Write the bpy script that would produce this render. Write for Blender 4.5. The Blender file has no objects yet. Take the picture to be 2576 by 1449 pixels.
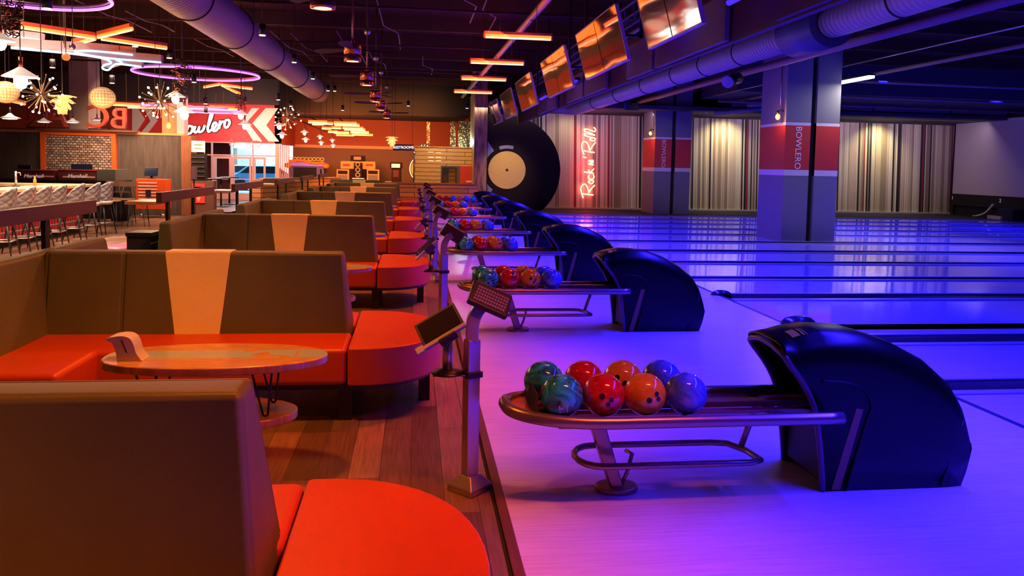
import bpy, bmesh, math, random
from mathutils import Vector, Matrix
random.seed(7)
PI = math.pi
S = bpy.context.scene
# ------------------------------------------------------------------ camera
EYE = Vector((0.0, 0.0, 1.70))
FPX, CXP, CYP = 1935.0, 1288.0, 540.0
_ya, _pi, _ro = math.radians(7.25), math.radians(-3.65), math.radians(1.2)
_F = Vector((math.sin(_ya) * math.cos(_pi), math.cos(_ya) * math.cos(_pi), math.sin(_pi)))
_R0 = Vector((math.cos(_ya), -math.sin(_ya), 0.0))
_U0 = _R0.cross(_F)
_R = _R0 * math.cos(_ro) + _U0 * math.sin(_ro)
_U = _U0 * math.cos(_ro) - _R0 * math.sin(_ro)
cd = bpy.data.cameras.new('camera')
cam = bpy.data.objects.new('camera', cd)
S.collection.objects.link(cam)
cam.matrix_world = Matrix.Translation(EYE) @ Matrix((_R, _U, -_F)).transposed().to_4x4()
cd.sensor_width = 36.0
cd.lens = 36.0 * FPX / 2576.0
cd.shift_y = -(724.5 - CYP) / 2576.0
cd.clip_start = 0.05
cd.clip_end = 300
S.camera = cam
# measured points: a viewing ray through a point of the photograph, cut by a plane of known place
def _ray(px, py):
    return _F + _R * ((px - CXP) / FPX) - _U * ((py - CYP) / FPX)
def onY(px, py, y):
    d = _ray(px, py); return EYE + d * (y / d.y)
def onZ(px, py, z=0.0):
    d = _ray(px, py); return EYE + d * ((z - EYE.z) / d.z)
def onX(px, py, x):
    d = _ray(px, py); return EYE + d * (x / d.x)
# ------------------------------------------------------------------ world, exposure
w = bpy.data.worlds.new('world'); S.world = w; w.use_nodes = True
w.node_tree.nodes['Background'].inputs[0].default_value = (0.60, 0.36, 0.20, 1)
w.node_tree.nodes['Background'].inputs[1].default_value = 0.02
S.view_settings.view_transform = 'Standard'
S.view_settings.look = 'None'
S.view_settings.exposure = 0.0
S.view_settings.gamma = 1.0
S.view_settings.use_curve_mapping = False
S.cycles.use_denoising = True
S.cycles.max_bounces = 6
S.cycles.sample_clamp_indirect = 4.0
S.cycles.caustics_reflective = False
S.cycles.caustics_refractive = False
# ------------------------------------------------------------------ large lights
def light(kind, name, loc, power, color, size=0.1, size_y=None, target=None, spot=None, blend=0.6, spec=1.0):
    l = bpy.data.lights.new(name, kind)
    l.energy = power; l.color = color
    if kind == 'AREA':
        l.size = size
        if size_y: l.shape = 'RECTANGLE'; l.size_y = size_y
    else:
        l.shadow_soft_size = size
    if kind == 'SPOT':
        l.spot_size = math.radians(spot or 100); l.spot_blend = blend
    l.specular_factor = spec
    o = bpy.data.objects.new(name, l); S.collection.objects.link(o)
    o.location = loc
    if target is not None:
        o.rotation_euler = (Vector(target) - Vector(loc)).to_track_quat('-Z', 'Y').to_euler()
    return o
BLUE = (0.022, 0.010, 1.0)
LANE_BLUE = (0.006, 0.006, 1.0)
ORANGE = (1.0, 0.27, 0.035)
WARM = (1.0, 0.62, 0.30)
def down(x, y, z, power, color, sx, sy, dx=0.0, spec=0.3, name='lane_strip_light'):
    o = light('AREA', name, (x, y, z), power, color, sx, sy, spec=spec)   # sx across, sy along the room; dx leans it sideways
    o.rotation_euler = (0, math.atan2(-dx, z), 0)
    return o
def spread(o, deg):
    o.data.spread = math.radians(deg); return o
# ultraviolet strips over the approach and across the lanes
spread(down(3.9, 12.0, 3.19, 3000, BLUE, 0.2, 28, -0.35, 0.0), 98)
spread(down(6.6, 12.0, 4.2, 1400, LANE_BLUE, 0.25, 28, 0.0, 0.0), 95)
spread(down(12.5, 12.0, 4.2, 2100, LANE_BLUE, 0.25, 26, 0.0, 0.0), 110)
spread(down(18.5, 12.0, 4.2, 2100, LANE_BLUE, 0.25, 26, 0.0, 0.0), 110)
for yy in (-1.0, 2.5, 5.9, 9.3, 12.6, 15.9, 19.0, 22.5):      # orange tubes along the edge of the seating
    spread(down(1.65, yy, 3.72, 34, (1.0, 0.12, 0.03), 1.1, 0.12, -1.9, 0.15, 'neon_tube_light'), 72)
for yy in (0.6, 4.1, 7.69, 11.26, 14.55, 17.75, 20.7, 24.66):  # ceiling fan lamps over the booths
    light('SPOT', 'fan_lamp_light', (-0.9, yy, 3.02), 400, ORANGE, 0.1, target=(-1.9, yy - 0.3, 0), spot=112, blend=0.9, spec=0.6)
# hall lamps over the bar, the entrance and the arcade; last, added fills
spread(light('AREA', 'hall_light', (-6.8, 12.0, 4.3), 1250, (1.0, 0.70, 0.52), 2.4, 12, target=(-6.8, 12, 0), spec=0.2), 110)
spread(light('AREA', 'hall_light', (-7.5, 26.0, 4.3), 800, (1.0, 0.55, 0.34), 4, 9, target=(-7.8, 28, 0), spec=0.2), 140)
spread(light('AREA', 'hall_light', (-1.5, 31.0, 3.2), 260, (1.0, 0.36, 0.10), 5, 3, target=(-1.5, 36, 1.2), spec=0.2), 130)
down(4.6, 13.0, 3.25, 60, (0.20, 0.15, 1.0), 0.1, 26, 0.0, 0.3, 'violet_strip_light').rotation_euler = (0, math.radians(236), 0)
light('SPOT', 'mural_picture_fill', (-8.9, 20.5, 4.0), 210, (1.0, 0.75, 0.5), 0.2, target=(-9.0, 24, 1.7), spot=60, blend=0.8, spec=0.2)  # unseen fill, added to brighten the cassette mural
light('SPOT', 'column_fill', (6.2, 10.5, 4.5), 330, (1.0, 0.8, 0.75), 0.2, target=(9.4, 17.6, 1.9), spot=30, blend=0.8, spec=0.2)  # added fill, gives the near column some neutral light
light('SPOT', 'column_fill', (6.2, 21.0, 4.5), 330, (1.0, 0.7, 0.7), 0.2, target=(9.5, 28.0, 2.0), spot=30, blend=0.8, spec=0.2)  # same added fill for the far column
light('SPOT', 'disc_label_fill', (3.0, 25.6, 3.3), 300, (1.0, 0.72, 0.25), 0.2, target=(3.4, 28.5, 1.5), spot=40, blend=0.8, spec=0.2)  # no lamp hangs here; added to warm the record's centre label
light('SPOT', 'counter_fill', (0.6, 24.9, 3.2), 260, (1.0, 0.36, 0.08), 0.1, target=(0.7, 27.3, 0.5), spot=80, blend=0.8, spec=0.3)  # added to bring orange light onto the planked counter
# ------------------------------------------------------------------ materials
MATS = {}
def mat(name, color=(0.8, 0.8, 0.8), rough=0.5, metal=0.0, emit=None, es=0.0, spec=0.5, coat=0.0, alpha=1.0):
    if name in MATS: return MATS[name]
    m = bpy.data.materials.new(name); m.use_nodes = True
    b = m.node_tree.nodes['Principled BSDF']
    b.inputs['Base Color'].default_value = (*color, 1)
    b.inputs['Roughness'].default_value = rough
    b.inputs['Metallic'].default_value = metal
    b.inputs['Specular IOR Level'].default_value = spec
    b.inputs['Coat Weight'].default_value = coat
    b.inputs['Coat Roughness'].default_value = 0.08
    if emit:
        b.inputs['Emission Color'].default_value = (*emit, 1)
        b.inputs['Emission Strength'].default_value = es
    if alpha < 1: b.inputs['Alpha'].default_value = alpha
    MATS[name] = m
    return m
def nodes(m):
    nt = m.node_tree; return nt, nt.nodes, nt.links, nt.nodes['Principled BSDF']
def noisy(m, c1, c2, scale=(4, 4, 4), ns=3.0, detail=4, bump=0.0, bscale=60.0, lo=0.35, hi=0.65):
    nt, N, L, b = nodes(m)
    tc = N.new('ShaderNodeTexCoord'); mp = N.new('ShaderNodeMapping'); mp.inputs['Scale'].default_value = scale
    nz = N.new('ShaderNodeTexNoise'); nz.inputs['Scale'].default_value = ns; nz.inputs['Detail'].default_value = detail
    cr = N.new('ShaderNodeValToRGB'); e = cr.color_ramp.elements
    e[0].position = lo; e[0].color = (*c1, 1); e[1].position = hi; e[1].color = (*c2, 1)
    L.new(tc.outputs['Object'], mp.inputs[0]); L.new(mp.outputs[0], nz.inputs['Vector'])
    L.new(nz.outputs['Fac'], cr.inputs[0]); L.new(cr.outputs[0], b.inputs['Base Color'])
    if bump:
        n2 = N.new('ShaderNodeTexNoise'); n2.inputs['Scale'].default_value = bscale; n2.inputs['Detail'].default_value = 3
        bp = N.new('ShaderNodeBump'); bp.inputs['Strength'].default_value = bump; bp.inputs['Distance'].default_value = 0.003
        L.new(tc.outputs['Object'], n2.inputs['Vector']); L.new(n2.outputs['Fac'], bp.inputs['Height']); L.new(bp.outputs[0], b.inputs['Normal'])
    return m
def planks(name, c1, c2, mort, bw=1.2, rh=0.15, rough=0.4, rot=0.0, msize=0.006, axes='xy', coat=0.0, grain=0.35):
    if name in MATS: return MATS[name]
    m = mat(name, c1, rough, coat=coat); nt, N, L, b = nodes(m)
    tc = N.new('ShaderNodeTexCoord')
    sep = N.new('ShaderNodeSeparateXYZ'); cmb = N.new('ShaderNodeCombineXYZ')
    L.new(tc.outputs['Object'], sep.inputs[0])
    L.new(sep.outputs['XYZ'.index(axes[0].upper())], cmb.inputs[0]); L.new(sep.outputs['XYZ'.index(axes[1].upper())], cmb.inputs[1])
    mp = N.new('ShaderNodeMapping'); mp.inputs['Rotation'].default_value = (0, 0, rot)
    L.new(cmb.outputs[0], mp.inputs[0])
    br = N.new('ShaderNodeTexBrick'); br.offset = 0.37
    br.inputs['Color1'].default_value = (*c1, 1); br.inputs['Color2'].default_value = (*c2, 1); br.inputs['Mortar'].default_value = (*mort, 1)
    br.inputs['Scale'].default_value = 1.0; br.inputs['Mortar Size'].default_value = msize
    br.inputs['Brick Width'].default_value = bw; br.inputs['Row Height'].default_value = rh
    L.new(mp.outputs[0], br.inputs['Vector'])
    m2 = N.new('ShaderNodeMapping'); m2.inputs['Scale'].default_value = (2.2, 40, 1)
    nz = N.new('ShaderNodeTexNoise'); nz.inputs['Scale'].default_value = 1.6; nz.inputs['Detail'].default_value = 6
    L.new(mp.outputs[0], m2.inputs[0]); L.new(m2.outputs[0], nz.inputs['Vector'])
    mr = N.new('ShaderNodeMapRange'); mr.inputs[1].default_value = 0.3; mr.inputs[2].default_value = 0.7
    mr.inputs[3].default_value = 1 - grain; mr.inputs[4].default_value = 1 + grain * 0.5
    L.new(nz.outputs['Fac'], mr.inputs[0])
    mx = N.new('ShaderNodeVectorMath'); mx.operation = 'MULTIPLY'
    L.new(br.outputs['Color'], mx.inputs[0]); L.new(mr.outputs[0], mx.inputs[1]); L.new(mx.outputs[0], b.inputs['Base Color'])
    return m
# ------------------------------------------------------------------ mesh tools
class MB:
    def __init__(s): s.bm = bmesh.new()
    def _f(s, vs, mi=0, sm=False):
        try: f = s.bm.faces.new(vs)
        except ValueError: return None
        f.material_index = mi; f.smooth = sm; return f
    def hexa(s, p, mi=0):                     # 8 corners: bottom loop then top loop
        v = [s.bm.verts.new(q) for q in p]
        for a in ((3, 2, 1, 0), (4, 5, 6, 7), (0, 1, 5, 4), (1, 2, 6, 5), (2, 3, 7, 6), (3, 0, 4, 7)): s._f([v[i] for i in a], mi)
        return s
    def box(s, x0, x1, y0, y1, z0, z1, mi=0):
        return s.hexa([(x0, y0, z0), (x1, y0, z0), (x1, y1, z0), (x0, y1, z0), (x0, y0, z1), (x1, y0, z1), (x1, y1, z1), (x0, y1, z1)], mi)
    def cbox(s, c, sz, M=None, mi=0):
        h = Vector(sz) / 2; P = []
        for z in (-1, 1):
            for x, y in ((-1, -1), (1, -1), (1, 1), (-1, 1)):
                q = Vector((x * h.x, y * h.y, z * h.z))
                if M is not None: q = M @ q
                P.append(q + Vector(c))
        return s.hexa(P, mi)
    def quad(s, p, mi=0):
        s._f([s.bm.verts.new(q) for q in p], mi); return s
    def prism(s, pts, d, mi=0, sm=False):      # pts: 3d loop, d: extrusion vector
        d = Vector(d); a = [s.bm.verts.new(q) for q in pts]; b = [s.bm.verts.new(Vector(q) + d) for q in pts]; n = len(a)
        s._f(a[::-1], mi); s._f(b, mi)
        for i in range(n): s._f([a[i], a[(i + 1) % n], b[(i + 1) % n], b[i]], mi, sm)
        return s
    def tube(s, pts, r, n=8, mi=0, closed=False, flat=None):
        P = [Vector(p) for p in pts]; m = len(P); rings = []
        up0 = None
        for i in range(m):
            if closed: t = (P[(i + 1) % m] - P[i - 1])
            else: t = P[min(i + 1, m - 1)] - P[max(i - 1, 0)]
            if t.length < 1e-9: t = Vector((0, 0, 1))
            t.normalize()
            if up0 is None: up0 = Vector((0, 0, 1)) if abs(t.z) < 0.9 else Vector((1, 0, 0))
            a = t.cross(up0)
            if a.length < 1e-4: a = t.cross(Vector((0, 1, 0.1)))
            a.normalize(); b = a.cross(t).normalized(); up0 = b
            rr = r[i] if isinstance(r, (list, tuple)) else r
            rings.append([s.bm.verts.new(P[i] + a * (rr * math.cos(k * 2 * PI / n + PI / n)) + b * (rr * (flat or 1) * math.sin(k * 2 * PI / n + PI / n))) for k in range(n)])
        for i in range(m if closed else m - 1):
            A, B = rings[i], rings[(i + 1) % m]
            for k in range(n): s._f([A[k], A[(k + 1) % n], B[(k + 1) % n], B[k]], mi, n > 4)
        if not closed: s._f(rings[0], mi); s._f(rings[-1][::-1], mi)
        return s
    def cyl(s, p, q, r, n=16, mi=0, r2=None):
        return s.tube([p, q], [r, r if r2 is None else r2], n, mi)
    def lathe(s, c, prof, n=20, mi=0, axis='z'):
        c = Vector(c); rings = []
        for r, z in prof:
            if r < 1e-5: rings.append([s.bm.verts.new(c + Vector((0, 0, z)))])
            else: rings.append([s.bm.verts.new(c + Vector((r * math.cos(k * 2 * PI / n), r * math.sin(k * 2 * PI / n), z))) for k in range(n)])
        for A, B in zip(rings, rings[1:]):
            for k in range(n):
                a, a2 = A[k % len(A)], A[(k + 1) % len(A)]; b, b2 = B[k % len(B)], B[(k + 1) % len(B)]
                if len(A) == 1 and len(B) == 1: continue
                if len(A) == 1: s._f([a, b2, b], mi, True)
                elif len(B) == 1: s._f([a, a2, b], mi, True)
                else: s._f([a, a2, b2, b], mi, True)
        return s
    def ball(s, c, r, n=24, m=12, mi=0, sz=1.0):
        return s.lathe(c, [(r * math.sin(PI * i / m), -r * sz * math.cos(PI * i / m)) for i in range(m + 1)], n, mi)
    def build(s, name, mats, parent=None, bevel=0.0, seg=2, subd=0, solid=0.0, loc=None):
        bmesh.ops.recalc_face_normals(s.bm, faces=s.bm.faces)
        me = bpy.data.meshes.new(name); s.bm.to_mesh(me); s.bm.free()
        for m in (mats if isinstance(mats, (list, tuple)) else [mats]): me.materials.append(m)
        o = bpy.data.objects.new(name, me); S.collection.objects.link(o)
        if parent is not None: o.parent = parent
        if loc is not None: o.location = loc
        if solid:
            k = o.modifiers.new('solid', 'SOLIDIFY'); k.thickness = solid; k.offset = -1
        if bevel:
            k = o.modifiers.new('bevel', 'BEVEL'); k.width = bevel; k.segments = seg; k.limit_method = 'ANGLE'; k.angle_limit = math.radians(35)
            for f in me.polygons: f.use_smooth = True
            k2 = o.modifiers.new('wn', 'WEIGHTED_NORMAL'); k2.keep_sharp = False
        if subd:
            k = o.modifiers.new('sub', 'SUBSURF'); k.levels = subd; k.render_levels = subd
        return o
def tag(o, label, cat, group=None, kind=None):
    if label: o['label'] = label
    if cat: o['category'] = cat
    if group: o['group'] = group
    if kind: o['kind'] = kind
    return o
def thing(name, label, cat, loc=(0, 0, 0), rz=0.0, group=None):
    o = bpy.data.objects.new(name, None); S.collection.objects.link(o)
    o.location = loc; o.rotation_euler = (0, 0, rz); o.empty_display_size = 0.1
    return tag(o, label, cat, group)
def struct(mb, name, m, **k):
    o = mb.build(name, m, **k); o['kind'] = 'structure'; return o
def copy_tree(o, parent=None):
    c = o.copy(); S.collection.objects.link(c)
    if parent is not None: c.parent = parent
    for ch in list(o.children): copy_tree(ch, c)
    return c
def dup(o, loc, rz=None, label=None, group=None):
    c = copy_tree(o); c.location = loc
    if rz is not None: c.rotation_euler = (0, 0, rz)
    if label: c['label'] = label
    if group: c['group'] = group
    return c
def ellipse(cx, cy, rx, ry, n=24, a0=0.0, a1=2 * PI, rot=0.0):
    P = []
    for i in range(n + (0 if abs(a1 - a0 - 2 * PI) < 1e-6 else 1)):
        t = a0 + (a1 - a0) * i / n; x = rx * math.cos(t); y = ry * math.sin(t)
        P.append((cx + x * math.cos(rot) - y * math.sin(rot), cy + x * math.sin(rot) + y * math.cos(rot)))
    return P
def smooth_line(P, k=5):
    P = [Vector((*p, 0.0)) if len(p) == 2 else Vector(p) for p in P]; out = []
    for i in range(len(P) - 1):
        p0 = P[max(i - 1, 0)]; p1 = P[i]; p2 = P[i + 1]; p3 = P[min(i + 2, len(P) - 1)]
        for j in range(k):
            t = j / k
            out.append(0.5 * ((2 * p1) + (p2 - p0) * t + (2 * p0 - 5 * p1 + 4 * p2 - p3) * t * t + (3 * p1 - p0 - 3 * p2 + p3) * t ** 3))
    out.append(P[-1]); return out
def lettering(txt, name, m, parent, origin, ux, uy, size, depth=0.004, align='CENTER', mirror=False):
    cu = bpy.data.curves.new(name, 'FONT'); cu.body = txt; cu.size = size; cu.align_x = align; cu.align_y = 'CENTER'; cu.extrude = depth / 2
    cu.resolution_u = 4
    ob = bpy.data.objects.new(name, cu); S.collection.objects.link(ob)
    dg = bpy.context.evaluated_depsgraph_get(); me = bpy.data.meshes.new_from_object(ob.evaluated_get(dg))
    bpy.data.objects.remove(ob); bpy.data.curves.remove(cu)
    ux = Vector(ux).normalized(); uy = Vector(uy).normalized(); uz = ux.cross(uy)
    if mirror: ux = -ux
    M = Matrix((ux, uy, uz)).transposed().to_4x4(); M.translation = Vector(origin)
    me.transform(M)
    me.materials.clear(); me.materials.append(m)
    o = bpy.data.objects.new(name, me); S.collection.objects.link(o)
    if parent is not None: o.parent = parent
    return o
ORD = ['nearest', 'second nearest', 'third nearest', 'fourth nearest', 'fifth nearest', 'sixth nearest', 'seventh nearest', 'eighth nearest', 'ninth nearest', 'tenth nearest', 'eleventh nearest', 'twelfth nearest', 'thirteenth nearest', 'fourteenth nearest']
NTH = ['first', 'second', 'third', 'fourth', 'fifth', 'sixth', 'seventh', 'eighth', 'ninth', 'tenth']
# shared materials
M_black = mat('black_metal', (0.012, 0.011, 0.012), 0.4)
M_dark = mat('matt_black', (0.01, 0.009, 0.01), 0.8)
M_steel = mat('brushed_steel', (0.55, 0.52, 0.5), 0.32, 0.9)
M_champ = mat('champagne_metal', (0.34, 0.25, 0.22), 0.3, 0.75)
M_post = mat('stand_metal', (0.50, 0.43, 0.41), 0.3, 0.75)
M_red = noisy(mat('red_leather', (0.8, 0.06, 0.02), 0.42), (0.42, 0.046, 0.003), (0.47, 0.052, 0.004), (1, 1, 1), 3, 3, 0.25, 160)
M_brown = noisy(mat('brown_leather', (0.16, 0.12, 0.09), 0.5), (0.090, 0.094, 0.032), (0.106, 0.108, 0.038), (1, 1, 1), 3, 3, 0.25, 160)
M_cream = noisy(mat('cream_leather', (0.8, 0.6, 0.4), 0.5), (0.80, 0.72, 0.26), (0.84, 0.75, 0.29), (1, 1, 1), 3, 3, 0.2, 160)
M_stripwood = planks('walnut_floor', (0.26, 0.135, 0.075), (0.10, 0.053, 0.031), (0.06, 0.035, 0.022), 1.22, 0.17, 0.40, PI / 2, 0.0025)
M_white = mat('white_paint', (0.8, 0.78, 0.75), 0.5)
M_cream_trim = mat('cream_trim_paint', (0.75, 0.42, 0.24), 0.5)
M_neon_o = mat('orange_neon_glass', (1, 0.4, 0.1), 0.3, emit=(1.0, 0.125, 0.018), es=3.2)
M_centre_glow = mat('cream_centre_glow', (1, 0.7, 0.4), 0.3, emit=(1.0, 0.62, 0.28), es=2.2)  # cream bar colour, imitates the overexposed centre of a lit tube
M_neon_p = mat('purple_neon_glass', (0.7, 0.2, 1), 0.3, emit=(0.62, 0.13, 1.0), es=3.2)
M_neon_c = mat('cyan_neon_glass', (0.4, 0.8, 1), 0.3, emit=(0.22, 0.62, 1.0), es=2.2)
M_neon_r = mat('red_neon_glass', (1, 0.2, 0.1), 0.3, emit=(1.0, 0.38, 0.28), es=3.0)
M_lampw = mat('lit_white_lamp', (1, 1, 1), 0.4, emit=(1.0, 0.86, 0.66), es=6.0)
M_bulb = mat('lit_bulb', (1, 1, 1), 0.3, emit=(1.0, 0.72, 0.42), es=12.0)
M_copper = mat('copper', (0.75, 0.26, 0.13), 0.22, 0.95)
M_screen = mat('dark_screen', (0.02, 0.02, 0.024), 0.12, spec=0.6)
M_oak = planks('oak_top', (0.62, 0.37, 0.15), (0.5, 0.28, 0.10), (0.4, 0.22, 0.08), 1.4, 0.11, 0.3, 0, 0.001, grain=0.25)
# ------------------------------------------------------------------ the setting: floors, walls, ceiling
M_appr = planks('maple_approach', (0.66, 0.55, 0.52), (0.60, 0.50, 0.47), (0.46, 0.38, 0.36), 2.4, 0.115, 0.29, 0, 0.0012, grain=0.16)
M_lane = planks('maple_lane', (0.62, 0.50, 0.50), (0.58, 0.46, 0.47), (0.5, 0.4, 0.4), 3.0, 0.03, 0.07, 0, 0.0004, coat=0.3, grain=0.08)
struct(MB().box(-20, 0.41, -3, 42, -0.12, 0), 'floor', M_stripwood)
struct(MB().box(0.475, 4.10, -3, 28.6, -0.12, 0.0), 'floor', M_appr)
struct(MB().box(0.475, 24, -3, 31.5, -0.30, -0.125), 'floor', M_dark)
struct(MB().box(4.15, 24, 26.96, 31.5, -0.12, 0.004), 'floor', M_dark); struct(MB().box(0.475, 4.15, 28.6, 31.5, -0.12, 0.004), 'floor', M_dark)
M_trimred = noisy(mat('dark_red_wood', (0.2, 0.06, 0.03), 0.4), (0.10, 0.03, 0.018), (0.15, 0.05, 0.03), (8, 0.6, 1), 4)
mb = MB().box(0.425, 0.475, -3, 28.4, -0.1, 0.018); mb.box(0.41, 0.425, -3, 28.4, -0.1, 0.006, 1)
struct(mb, 'trim_1', [M_trimred, M_dark], bevel=0.004)
struct(MB().box(4.10, 4.15, -3, 28.6, -0.12, 0.002), 'trim_2', mat('foul_line_black', (0.03, 0.025, 0.04), 0.4))
M_ceil = noisy(mat('black_ceiling', (0.02, 0.016, 0.018), 0.9, spec=0.1), (0.038, 0.016, 0.006), (0.052, 0.022, 0.008), (0.3, 6, 1), 2)
struct(MB().box(-20, 24, -3, 42, 5.3, 5.4), 'ceiling', M_ceil)
# back wall behind the lanes, the mural of record spines and its borders
M_spine = mat('record_spines', (0.6, 0.5, 0.35), 0.6)
nt, N, L, b = nodes(M_spine)
tc = N.new('ShaderNodeTexCoord'); sp = N.new('ShaderNodeSeparateXYZ'); L.new(tc.outputs['Object'], sp.inputs[0])
wob = N.new('ShaderNodeMath'); wob.operation = 'MULTIPLY_ADD'; wob.inputs[1].default_value = 0.022; L.new(sp.outputs[2], wob.inputs[0]); L.new(sp.outputs[0], wob.inputs[2])
def stripes(sc, off):
    a = N.new('ShaderNodeTexVoronoi'); a.voronoi_dimensions = '1D'; a.inputs['Scale'].default_value = sc
    ad = N.new('ShaderNodeMath'); ad.inputs[1].default_value = off; L.new(wob.outputs[0], ad.inputs[0]); L.new(ad.outputs[0], a.inputs['W'])
    wn = N.new('ShaderNodeTexWhiteNoise'); wn.noise_dimensions = '1D'
    L.new(a.outputs['W'], wn.inputs['W']); return wn, a, ad
w1, a1, ad1 = stripes(15.0, 3.1)
cr = N.new('ShaderNodeValToRGB'); cr.color_ramp.interpolation = 'CONSTANT'; e = cr.color_ramp.elements
cols = [(0.0, (0.02, 0.015, 0.02)), (0.2, (0.72, 0.62, 0.42)), (0.42, (0.50, 0.42, 0.30)), (0.54, (0.80, 0.74, 0.60)), (0.68, (0.28, 0.22, 0.17)), (0.78, (0.55, 0.52, 0.48)), (0.88, (0.30, 0.03, 0.03)), (0.94, (0.85, 0.8, 0.7))]
e[0].position = 0; e[0].color = (*cols[0][1], 1); e[1].position = cols[1][0]; e[1].color = (*cols[1][1], 1)
for p, c in cols[2:]: x = e.new(p); x.color = (*c, 1)
L.new(w1.outputs['Value'], cr.inputs[0])
# broad zones: stretches of pale sleeves and stretches of dark ones
nz = N.new('ShaderNodeTexNoise'); nz.noise_dimensions = '1D'; nz.inputs['Scale'].default_value = 0.85; nz.inputs['Detail'].default_value = 0; L.new(ad1.outputs[0], nz.inputs['W'])
w2, a2, ad2 = stripes(9.0, 11.7)
cr2 = N.new('ShaderNodeValToRGB'); cr2.color_ramp.interpolation = 'CONSTANT'; e = cr2.color_ramp.elements
e[0].color = (0.62, 0.52, 0.36, 1); e[1].position = 0.35; e[1].color = (0.80, 0.72, 0.52, 1); x = e.new(0.6); x.color = (0.36, 0.28, 0.18, 1); x = e.new(0.85); x.color = (0.66, 0.50, 0.42, 1)
L.new(w2.outputs['Value'], cr2.inputs[0])
gt = N.new('ShaderNodeMath'); gt.operation = 'GREATER_THAN'; gt.inputs[1].default_value = 0.54; L.new(nz.outputs['Fac'], gt.inputs[0])
mx = N.new('ShaderNodeMix'); mx.data_type = 'RGBA'; L.new(gt.outputs[0], mx.inputs[0]); L.new(cr.outputs[0], mx.inputs[6]); L.new(cr2.outputs[0], mx.inputs[7])
# thin dark joints between sleeves
vd = N.new('ShaderNodeTexVoronoi'); vd.voronoi_dimensions = '1D'; vd.feature = 'DISTANCE_TO_EDGE'; vd.inputs['Scale'].default_value = 15; L.new(ad1.outputs[0], vd.inputs['W'])
lt = N.new('ShaderNodeMath'); lt.operation = 'LESS_THAN'; lt.inputs[1].default_value = 0.09; L.new(vd.outputs['Distance'], lt.inputs[0])
m2 = N.new('ShaderNodeMix'); m2.data_type = 'RGBA'; m2.inputs[7].default_value = (0.06, 0.04, 0.04, 1)
mm = N.new('ShaderNodeMath'); mm.operation = 'MULTIPLY'; mm.inputs[1].default_value = 0.75; L.new(lt.outputs[0], mm.inputs[0]); L.new(mm.outputs[0], m2.inputs[0])
L.new(mx.outputs[2], m2.inputs[6]); L.new(m2.outputs[2], b.inputs['Base Color'])
M_slate = mat('slate_wall_paint', (0.055, 0.055, 0.065), 0.7)
struct(MB().box(2.6, 24, 30.5, 30.7, -0.1, 5.3), 'wall_back', M_slate)
o = MB().box(2.65, 22.86, 30.44, 30.5, 0.06, 3.80).build('record_spine_mural', M_spine)
tag(o, 'wall-wide mural of tightly packed record spines behind the lanes', 'mural')
struct(MB().box(2.65, 22.86, 30.38, 30.5, 0.012, 0.075), 'baseboard_back', mat('lavender_cap', (0.5, 0.47, 0.55), 0.4))
struct(MB().box(2.65, 22.9, 27.4, 30.38, 3.86, 4.0), 'trim_3', mat('charcoal_soffit', (0.05, 0.045, 0.06), 0.8))
struct(MB().box(22.95, 24, -3, 31, -0.1, 5.3), 'wall_right', M_slate)
# end of the lanes: black masking with lane numbers, white projection screen above
t = thing('projection_screen', 'large white projection screen above the black lane masking', 'screen', (22.8, 14, 0))
MB().box(0.03, 0.1, -16, 16.3, 0.9, 3.86).build('screen_sheet', mat('screen_sheet', (0.62, 0.55, 0.60), 0.7), t)
MB().box(0.0, 0.12, -16, 16.3, 3.86, 3.94).build('screen_casing', M_white, t)
t = thing('lane_masking', 'black masking panels with white lane numbers over the pin decks', 'masking', (22.8, 14, 0))
MB().box(-0.02, 0.1, -16, 16.3, 0.42, 0.88).build('mask_panel', M_dark, t)
mb = MB()
for i in range(8): mb.box(-0.02, 0.1, 16.15 - i * 3.7, 16.3 - i * 3.7, 0, 0.42)
mb.box(0.1, 0.14, -16, 16.3, 0.0, 0.42); mb.build('pit_frame', M_dark, t)
for i, ch in enumerate(('1', '2')):
    p = onX((2396, 2516)[i], (498, 505)[i], 22.74)
    lettering(ch, 'lettering', mat('white_print', (0.9, 0.88, 0.9), 0.5, emit=(0.8, 0.75, 0.85), es=0.25), t, (-0.06, p.y - 14, p.z), (0, -1, 0), (0, 0, 1), 0.2)
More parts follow.
